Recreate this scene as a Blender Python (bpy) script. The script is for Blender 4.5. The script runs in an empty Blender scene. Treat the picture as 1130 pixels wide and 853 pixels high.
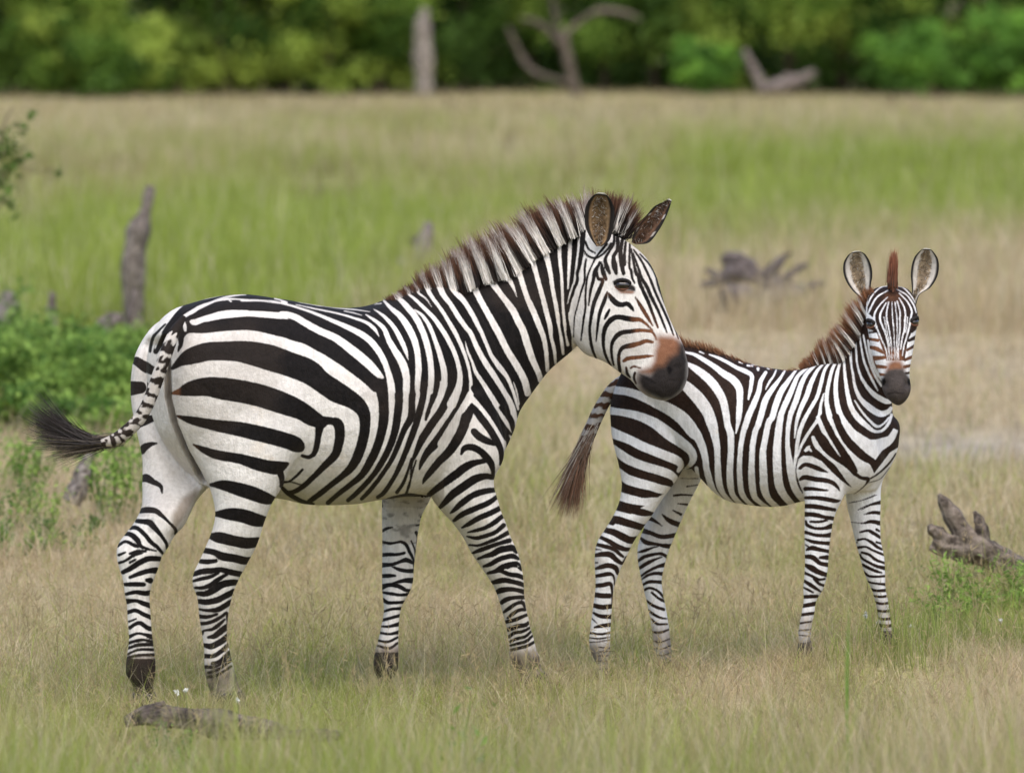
import bpy, math, random
import numpy as np
from mathutils import Vector
from mathutils.bvhtree import BVHTree
random.seed(7); RNG=np.random.default_rng(11)
SC=bpy.context.scene; COL=SC.collection
# ---------------------------------------------------------------- camera
FPX=6000.0; CAMH=2.5; HOR=-75.0; CX=565.0          # focal length in drawing units, eye height, horizon row
cam=bpy.data.cameras.new('camera'); camo=bpy.data.objects.new('camera',cam); COL.objects.link(camo)
camo.location=(0,0,CAMH); camo.rotation_euler=(math.radians(90),0,0)
cam.sensor_width=36; cam.lens=36*FPX/1130; cam.shift_y=-(426.5-HOR)/1130
cam.clip_end=600; cam.clip_start=0.5
cam.dof.use_dof=True; cam.dof.focus_distance=17.95; cam.dof.aperture_fstop=3.1
SC.camera=camo
# ---------------------------------------------------------------- light
SUN_EL,SUN_AZ=58,-28      # azimuth measured from straight behind the camera, negative = from the left
w=bpy.data.worlds.new('World'); SC.world=w; w.use_nodes=True
nt=w.node_tree; nt.nodes.clear()
sky=nt.nodes.new('ShaderNodeTexSky'); sky.sky_type='NISHITA'; sky.sun_disc=False
sky.sun_elevation=math.radians(SUN_EL); sky.sun_rotation=math.radians(180+SUN_AZ)
sky.air_density=1.0; sky.dust_density=3.0; sky.ozone_density=1.0
bg=nt.nodes.new('ShaderNodeBackground'); bg.inputs[1].default_value=0.15
ow=nt.nodes.new('ShaderNodeOutputWorld'); nt.links.new(sky.outputs[0],bg.inputs[0]); nt.links.new(bg.outputs[0],ow.inputs[0])
sl=bpy.data.lights.new('sun','SUN'); sl.energy=1.0; sl.angle=math.radians(38); sl.color=(1.0,0.96,0.9)
so=bpy.data.objects.new('sun',sl); COL.objects.link(so); so.location=(-4,6,14)
el=math.radians(SUN_EL); az=math.radians(SUN_AZ)
sdir=Vector((math.sin(az)*math.cos(el),-math.cos(az)*math.cos(el),math.sin(el)))
so.rotation_euler=sdir.to_track_quat('Z','Y').to_euler()
SC.view_settings.view_transform='Standard'; SC.view_settings.look='None'
SC.view_settings.exposure=0.72; SC.view_settings.gamma=1.0
SC.render.engine='CYCLES'; SC.cycles.max_bounces=6; SC.cycles.use_denoising=True
# ---------------------------------------------------------------- helpers
def up(x,y,Y):                      # measured picture position + distance -> point in the place
    return np.array([(x-CX)*Y/FPX, Y, CAMH-(y-HOR)*Y/FPX])
def pj(v):
    return v[...,0]/v[...,1]*FPX+CX, (CAMH-v[...,2])/v[...,1]*FPX+HOR
def hashn(i,j,s):
    n=np.sin(i*127.1+j*311.7+s*74.7)*43758.5453; return n-np.floor(n)
def vnoise(x,y,s=0):
    i=np.floor(x); j=np.floor(y); fx=x-i; fy=y-j; fx=fx*fx*(3-2*fx); fy=fy*fy*(3-2*fy)
    a=hashn(i,j,s); b=hashn(i+1,j,s); c=hashn(i,j+1,s); d=hashn(i+1,j+1,s)
    return (a*(1-fx)+b*fx)*(1-fy)+(c*(1-fx)+d*fx)*fy
def fbm(x,y,s=0):
    return (vnoise(x,y,s)+.5*vnoise(x*2.1,y*2.1,s+1)+.25*vnoise(x*4.3,y*4.3,s+2))/1.75
def sstep(a,b,x):
    t=np.clip((x-a)/(b-a),0,1); return t*t*(3-2*t)
def gh(x,y):                        # height of the ground
    x=np.asarray(x,float); y=np.asarray(y,float)
    g=.115*np.exp(-((x-1.15)/.38)**2-((y-18.2)/.45)**2)
    g=g+.09*np.exp(-((x-1.85)/.5)**2-((y-20.3)/.6)**2)
    g=g+.03*(fbm(x*.9,y*.5,3)-.5)*sstep(18.8,22,y)+.25*(fbm(x*.12,y*.08,8)-.5)*sstep(24,50,y)
    return g
def mesh_obj(name,V,F,mat=None,parent=None,smooth=True,attrs=None,colors=None):
    me=bpy.data.meshes.new(name); V=np.asarray(V,np.float32)
    if isinstance(F,np.ndarray) and F.ndim==2:
        n,k=F.shape; me.vertices.add(len(V)); me.vertices.foreach_set('co',V.ravel())
        me.loops.add(n*k); me.loops.foreach_set('vertex_index',F.astype(np.int32).ravel())
        me.polygons.add(n); me.polygons.foreach_set('loop_start',np.arange(0,n*k,k,dtype=np.int32))
        me.update(calc_edges=True)
    else:
        me.from_pydata([tuple(map(float,v)) for v in V],[],[tuple(map(int,f)) for f in F])
    if smooth: me.polygons.foreach_set('use_smooth',np.ones(len(me.polygons),bool))
    for k,a in (attrs or {}).items():
        at=me.attributes.new(k,'FLOAT','POINT'); at.data.foreach_set('value',np.asarray(a,np.float32))
    for k,a in (colors or {}).items():
        at=me.attributes.new(k,'FLOAT_COLOR','POINT'); at.data.foreach_set('color',np.asarray(a,np.float32).ravel())
    if mat: me.materials.append(mat)
    o=bpy.data.objects.new(name,me); COL.objects.link(o)
    if parent: o.parent=parent; o.matrix_parent_inverse=parent.matrix_world.inverted()
    return o
def tag(o,label=None,cat=None,group=None,kind=None):
    for k,v in (('label',label),('category',cat),('group',group),('kind',kind)):
        if v: o[k]=v
    return o
def empty(name,loc,label,cat,group=None):
    o=bpy.data.objects.new(name,None); COL.objects.link(o); o.location=tuple(map(float,loc))
    o.empty_display_size=.1; bpy.context.view_layer.update(); return tag(o,label,cat,group)
class MB:
    def __init__(s): s.V=[]; s.F=[]; s.C=[]; s.n=0
    def add(s,V,F,c=None):
        V=np.asarray(V,float); s.V.append(V); s.F+= [tuple(i+s.n for i in f) for f in F]
        if c is not None:
            c=np.asarray(c,float); s.C.append(np.tile(c,(len(V),1)) if c.ndim==1 else c)
        s.n+=len(V)
    def build(s,name,mat,parent=None,smooth=True):
        V=np.vstack(s.V); C=None
        if s.C:
            C=np.vstack(s.C)
            if C.shape[1]==3: C=np.hstack([C,np.ones((len(C),1))])
        return mesh_obj(name,V,s.F,mat,parent,smooth,colors={'pigment':C} if C is not None else None)
def rings(C,H,D,cap=True,n=28,ex=2.0):
    # rings with centre C[k], half axes H[k], D[k] -> verts, faces
    th=np.linspace(0,2*math.pi,n,endpoint=False); c=np.cos(th); s=np.sin(th)
    if ex!=2.0:
        c=np.sign(c)*np.abs(c)**(2/ex); s=np.sign(s)*np.abs(s)**(2/ex)
    V=(C[:,None,:]+H[:,None,:]*c[None,:,None]+D[:,None,:]*s[None,:,None]).reshape(-1,3)
    m=len(C); F=[]
    for k in range(m-1):
        for q in range(n):
            F.append((k*n+q,k*n+(q+1)%n,(k+1)*n+(q+1)%n,(k+1)*n+q))
    if cap:
        V=np.vstack([V,C[0],C[-1]]); a=m*n; b=a+1
        for q in range(n):
            F.append((a,(q+1)%n,q)); F.append((b,(m-1)*n+q,(m-1)*n+(q+1)%n))
    return V,F
def tube(P,R,n=10,seed=None,rough=0.0):
    # rough tube along points P with radii R
    P=np.asarray(P,float); R=np.asarray(R,float); Q=crspline(np.hstack([P,R[:,None]]),5 if not rough else 8); P=Q[:,:3]; R=Q[:,3]
    T=np.gradient(P,axis=0); T/=np.linalg.norm(T,axis=1)[:,None]+1e-9
    ref=np.array([0.31,0.9,0.2]); A=np.cross(T,ref); A/=np.linalg.norm(A,axis=1)[:,None]+1e-9; B=np.cross(T,A)
    V,F=rings(P,A*R[:,None],B*R[:,None],True,n)
    if rough:
        m=len(P); W=V[:m*n].reshape(m,n,3); r=np.random.default_rng(seed or 1)
        ph=r.random(4)*6
        th=np.linspace(0,2*math.pi,n,endpoint=False)
        sa=np.linspace(0,7,m)[:,None]; k=1+rough*(.8*np.sin(2*th[None]+ph[0]+.5*np.sin(sa*1.3))+.55*np.sin(5*th[None]+ph[1]+.8*np.sin(sa+ph[2]))+.45*np.sin(9*th[None]+ph[3]+.6*np.sin(sa*2)))+rough*.5*np.sin(sa*3+ph[2])+rough*.5*(r.random((m,n))-.5)
        W=P[:,None,:]+(W-P[:,None,:])*k[:,:,None]; V[:m*n]=W.reshape(-1,3)
    return V,F
def ribbons(roots,dirs,lens,wid,curl,cols0,cols1,seg=4,rng=RNG,bend=(0,0,-1)):
    """hair: arrays of root points, directions, lengths -> verts, quads, colours"""
    n=len(roots); side=np.cross(dirs,rng.normal(size=(n,3))); side/=np.linalg.norm(side,axis=1)[:,None]+1e-9
    bend=np.asarray(bend,float); V=[];C=[]
    for k in range(seg+1):
        t=k/seg; p=roots+dirs*(lens*t)[:,None]+bend*(curl*lens*t*t)[:,None]
        w=(wid*(1-t*.88))[:,None]*side*.5
        V+= [p-w,p+w]; c=cols0*(1-t)+cols1*t if cols0.ndim==2 else None
        C+= [c,c]
    V=np.stack(V,1).reshape(-1,3); C=np.stack(C,1).reshape(-1,3); b=np.arange(n)[:,None]*(2*seg+2)
    F=np.concatenate([b+np.array([[2*k,2*k+1,2*k+3,2*k+2]]) for k in range(seg)],0)
    return V,F,np.hstack([C,np.ones((len(C),1))])
# ---------------------------------------------------------------- materials
def newmat(name):
    m=bpy.data.materials.new(name); m.use_nodes=True; nt=m.node_tree; b=nt.nodes['Principled BSDF']
    return m,nt,b
def N(nt,t,**k):
    n=nt.nodes.new(t)
    for a,v in k.items(): setattr(n,a,v)
    return n
def noise(nt,scale,detail=4,coord='Object',stretch=None,rough=.6):
    tc=N(nt,'ShaderNodeTexCoord'); mp=N(nt,'ShaderNodeMapping')
    if stretch: mp.inputs['Scale'].default_value=stretch
    nt.links.new(tc.outputs[coord],mp.inputs[0]); n=N(nt,'ShaderNodeTexNoise'); n.inputs['Scale'].default_value=scale
    n.inputs['Detail'].default_value=detail; n.inputs['Roughness'].default_value=rough
    nt.links.new(mp.outputs[0],n.inputs[0]); return n
def ramp(nt,src,stops):
    r=N(nt,'ShaderNodeValToRGB'); e=r.color_ramp.elements
    while len(e)<len(stops): e.new(0.5)
    for k,(p,c) in enumerate(stops): e[k].position=p; e[k].color=(*c,1)
    nt.links.new(src,r.inputs[0]); return r
def mix(nt,f,a,b,bt='MIX'):
    m=N(nt,'ShaderNodeMix',data_type='RGBA',blend_type=bt)
    for s,v in ((m.inputs[0],f),(m.inputs[6],a),(m.inputs[7],b)):
        if isinstance(v,(int,float)): s.default_value=v
        elif isinstance(v,tuple): s.default_value=(*v,1)
        else: nt.links.new(v,s)
    return m.outputs[2]
def mathn(nt,op,a,b=None,clamp=False):
    m=N(nt,'ShaderNodeMath',operation=op); m.use_clamp=clamp
    for s,v in ((m.inputs[0],a),(m.inputs[1],b)):
        if v is None: continue
        if isinstance(v,(int,float)): s.default_value=v
        else: nt.links.new(v,s)
    return m.outputs[0]
def bump(nt,b,h,st,dist):
    n=N(nt,'ShaderNodeBump'); n.inputs['Strength'].default_value=st; n.inputs['Distance'].default_value=dist
    nt.links.new(h,n.inputs['Height']); nt.links.new(n.outputs[0],b.inputs['Normal'])
def pigment_mat(name,rough=.7,vary=.25,trans=0.0,scale=30,spec=.3):
    m,nt,b=newmat(name); a=N(nt,'ShaderNodeAttribute',attribute_name='pigment')
    n=noise(nt,scale,3); r=ramp(nt,n.outputs[0],[(.3,(1-vary,)*3),(.7,(1+vary,)*3)])
    c=mix(nt,1.0,a.outputs[0],r.outputs[0],'MULTIPLY')
    nt.links.new(c,b.inputs['Base Color']); b.inputs['Roughness'].default_value=rough
    b.inputs['Specular IOR Level'].default_value=spec
    if trans>0:
        t=N(nt,'ShaderNodeBsdfTranslucent'); nt.links.new(c,t.inputs[0]); ms=N(nt,'ShaderNodeMixShader')
        ms.inputs[0].default_value=trans; out=nt.nodes['Material Output']
        nt.links.new(b.outputs[0],ms.inputs[1]); nt.links.new(t.outputs[0],ms.inputs[2]); nt.links.new(ms.outputs[0],out.inputs[0])
    return m
def coat_mat(name,white,black,brown,muz=((.010,.008,.008),(.034,.027,.024))):
    m,nt,b=newmat(name); L=nt.links
    at=N(nt,'ShaderNodeAttribute',attribute_name='coat'); tn=N(nt,'ShaderNodeAttribute',attribute_name='tint')
    sp=N(nt,'ShaderNodeSeparateColor'); L.new(tn.outputs['Color'],sp.inputs[0])
    n1=noise(nt,260,3,stretch=(1,1,.35)); n2=noise(nt,40,3); n5=noise(nt,420,2,stretch=(1,1,.22))
    j=mathn(nt,'MULTIPLY',mathn(nt,'SUBTRACT',n1.outputs[0],.5),1.25)
    j2=mathn(nt,'MULTIPLY',mathn(nt,'SUBTRACT',n2.outputs[0],.5),.7)
    d=mathn(nt,'ADD',mathn(nt,'ADD',at.outputs['Fac'],j),j2)
    mr=N(nt,'ShaderNodeMapRange'); mr.inputs[1].default_value=-.55; mr.inputs[2].default_value=.55; L.new(d,mr.inputs[0])
    # coat colours with warm wear in the white and random tone differences in the dark
    n3=noise(nt,7,5); n4=noise(nt,90,4,stretch=(1,1,.3))
    wr=ramp(nt,n3.outputs[0],[(.35,tuple(c*.97 for c in white)),(.62,white),(.8,(white[0]*.95,white[1]*.86,white[2]*.74))])
    wf=ramp(nt,n4.outputs[0],[(.3,(.82,.81,.80)),(.65,(1.04,1.04,1.04))])
    W=mix(nt,1.0,wr.outputs[0],wf.outputs[0],'MULTIPLY')
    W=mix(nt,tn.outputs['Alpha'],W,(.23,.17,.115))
    K=mix(nt,sp.outputs[0],black,brown)
    kf=ramp(nt,n4.outputs[0],[(.3,(.7,.7,.7)),(.7,(1.5,1.45,1.4))]); K=mix(nt,1.0,K,kf.outputs[0],'MULTIPLY')
    da=mathn(nt,'MULTIPLY',tn.outputs['Alpha'],.5); K=mix(nt,da,K,(.10,.07,.05))
    c=mix(nt,mr.outputs[0],K,W)
    c=mix(nt,sp.outputs[1],c,mix(nt,n2.outputs[0],(.13,.052,.024),(.31,.145,.08)))
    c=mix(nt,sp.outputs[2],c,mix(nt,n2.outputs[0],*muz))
    dk=N(nt,'ShaderNodeAttribute',attribute_name='deep'); c=mix(nt,dk.outputs['Fac'],c,(.003,.002,.002))
    L.new(c,b.inputs['Base Color']); b.inputs['Roughness'].default_value=.6; b.inputs['Specular IOR Level'].default_value=.10
    b.inputs['Sheen Weight'].default_value=.0
    h=mathn(nt,'ADD',mathn(nt,'ADD',n1.outputs[0],n5.outputs[0]),mathn(nt,'MULTIPLY',n2.outputs[0],2.5))
    bump(nt,b,h,.5,.004)
    return m
# ---------------------------------------------------------------- coat patterns
# every stripe of the coats is a stroke: "F x,y,width x,y,width ..." where the letter names the
# local drawing frame (origin and scale) the stripe was measured in
FRAMES = {'A':(140,310,5.65),'B':(300,310,5.65),'C':(140,430,5.65),'D':(300,430,5.65),
 'E':(440,220,5.65),'F':(440,340,5.65),'G':(440,460,5.65),'H':(500,600,8.496),
 'I':(600,190,7.0625),'J':(600,290,7.0625),'K':(640,340,7.758),'L':(180,540,7.0625),
 'M':(180,650,7.0625),'N':(110,540,7.0625),'O':(110,650,7.0625),'P':(380,530,7.0625),
 'Q':(380,640,7.0625),'R':(500,640,7.0625),
 'a':(660,370,7.0625),'b':(660,470,7.0625),'c':(760,370,7.0625),'d':(760,450,7.0625),
 'e':(860,370,7.0625),'f':(860,460,7.0625),'g':(920,260,9.4167),'h':(920,350,9.4167),
 'i':(640,560,8.071),'j':(640,650,8.071),'k':(860,550,8.071),'l':(860,620,8.071),
 'm':(840,320,9.4167),'Z':(0,0,1.0)}
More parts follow.
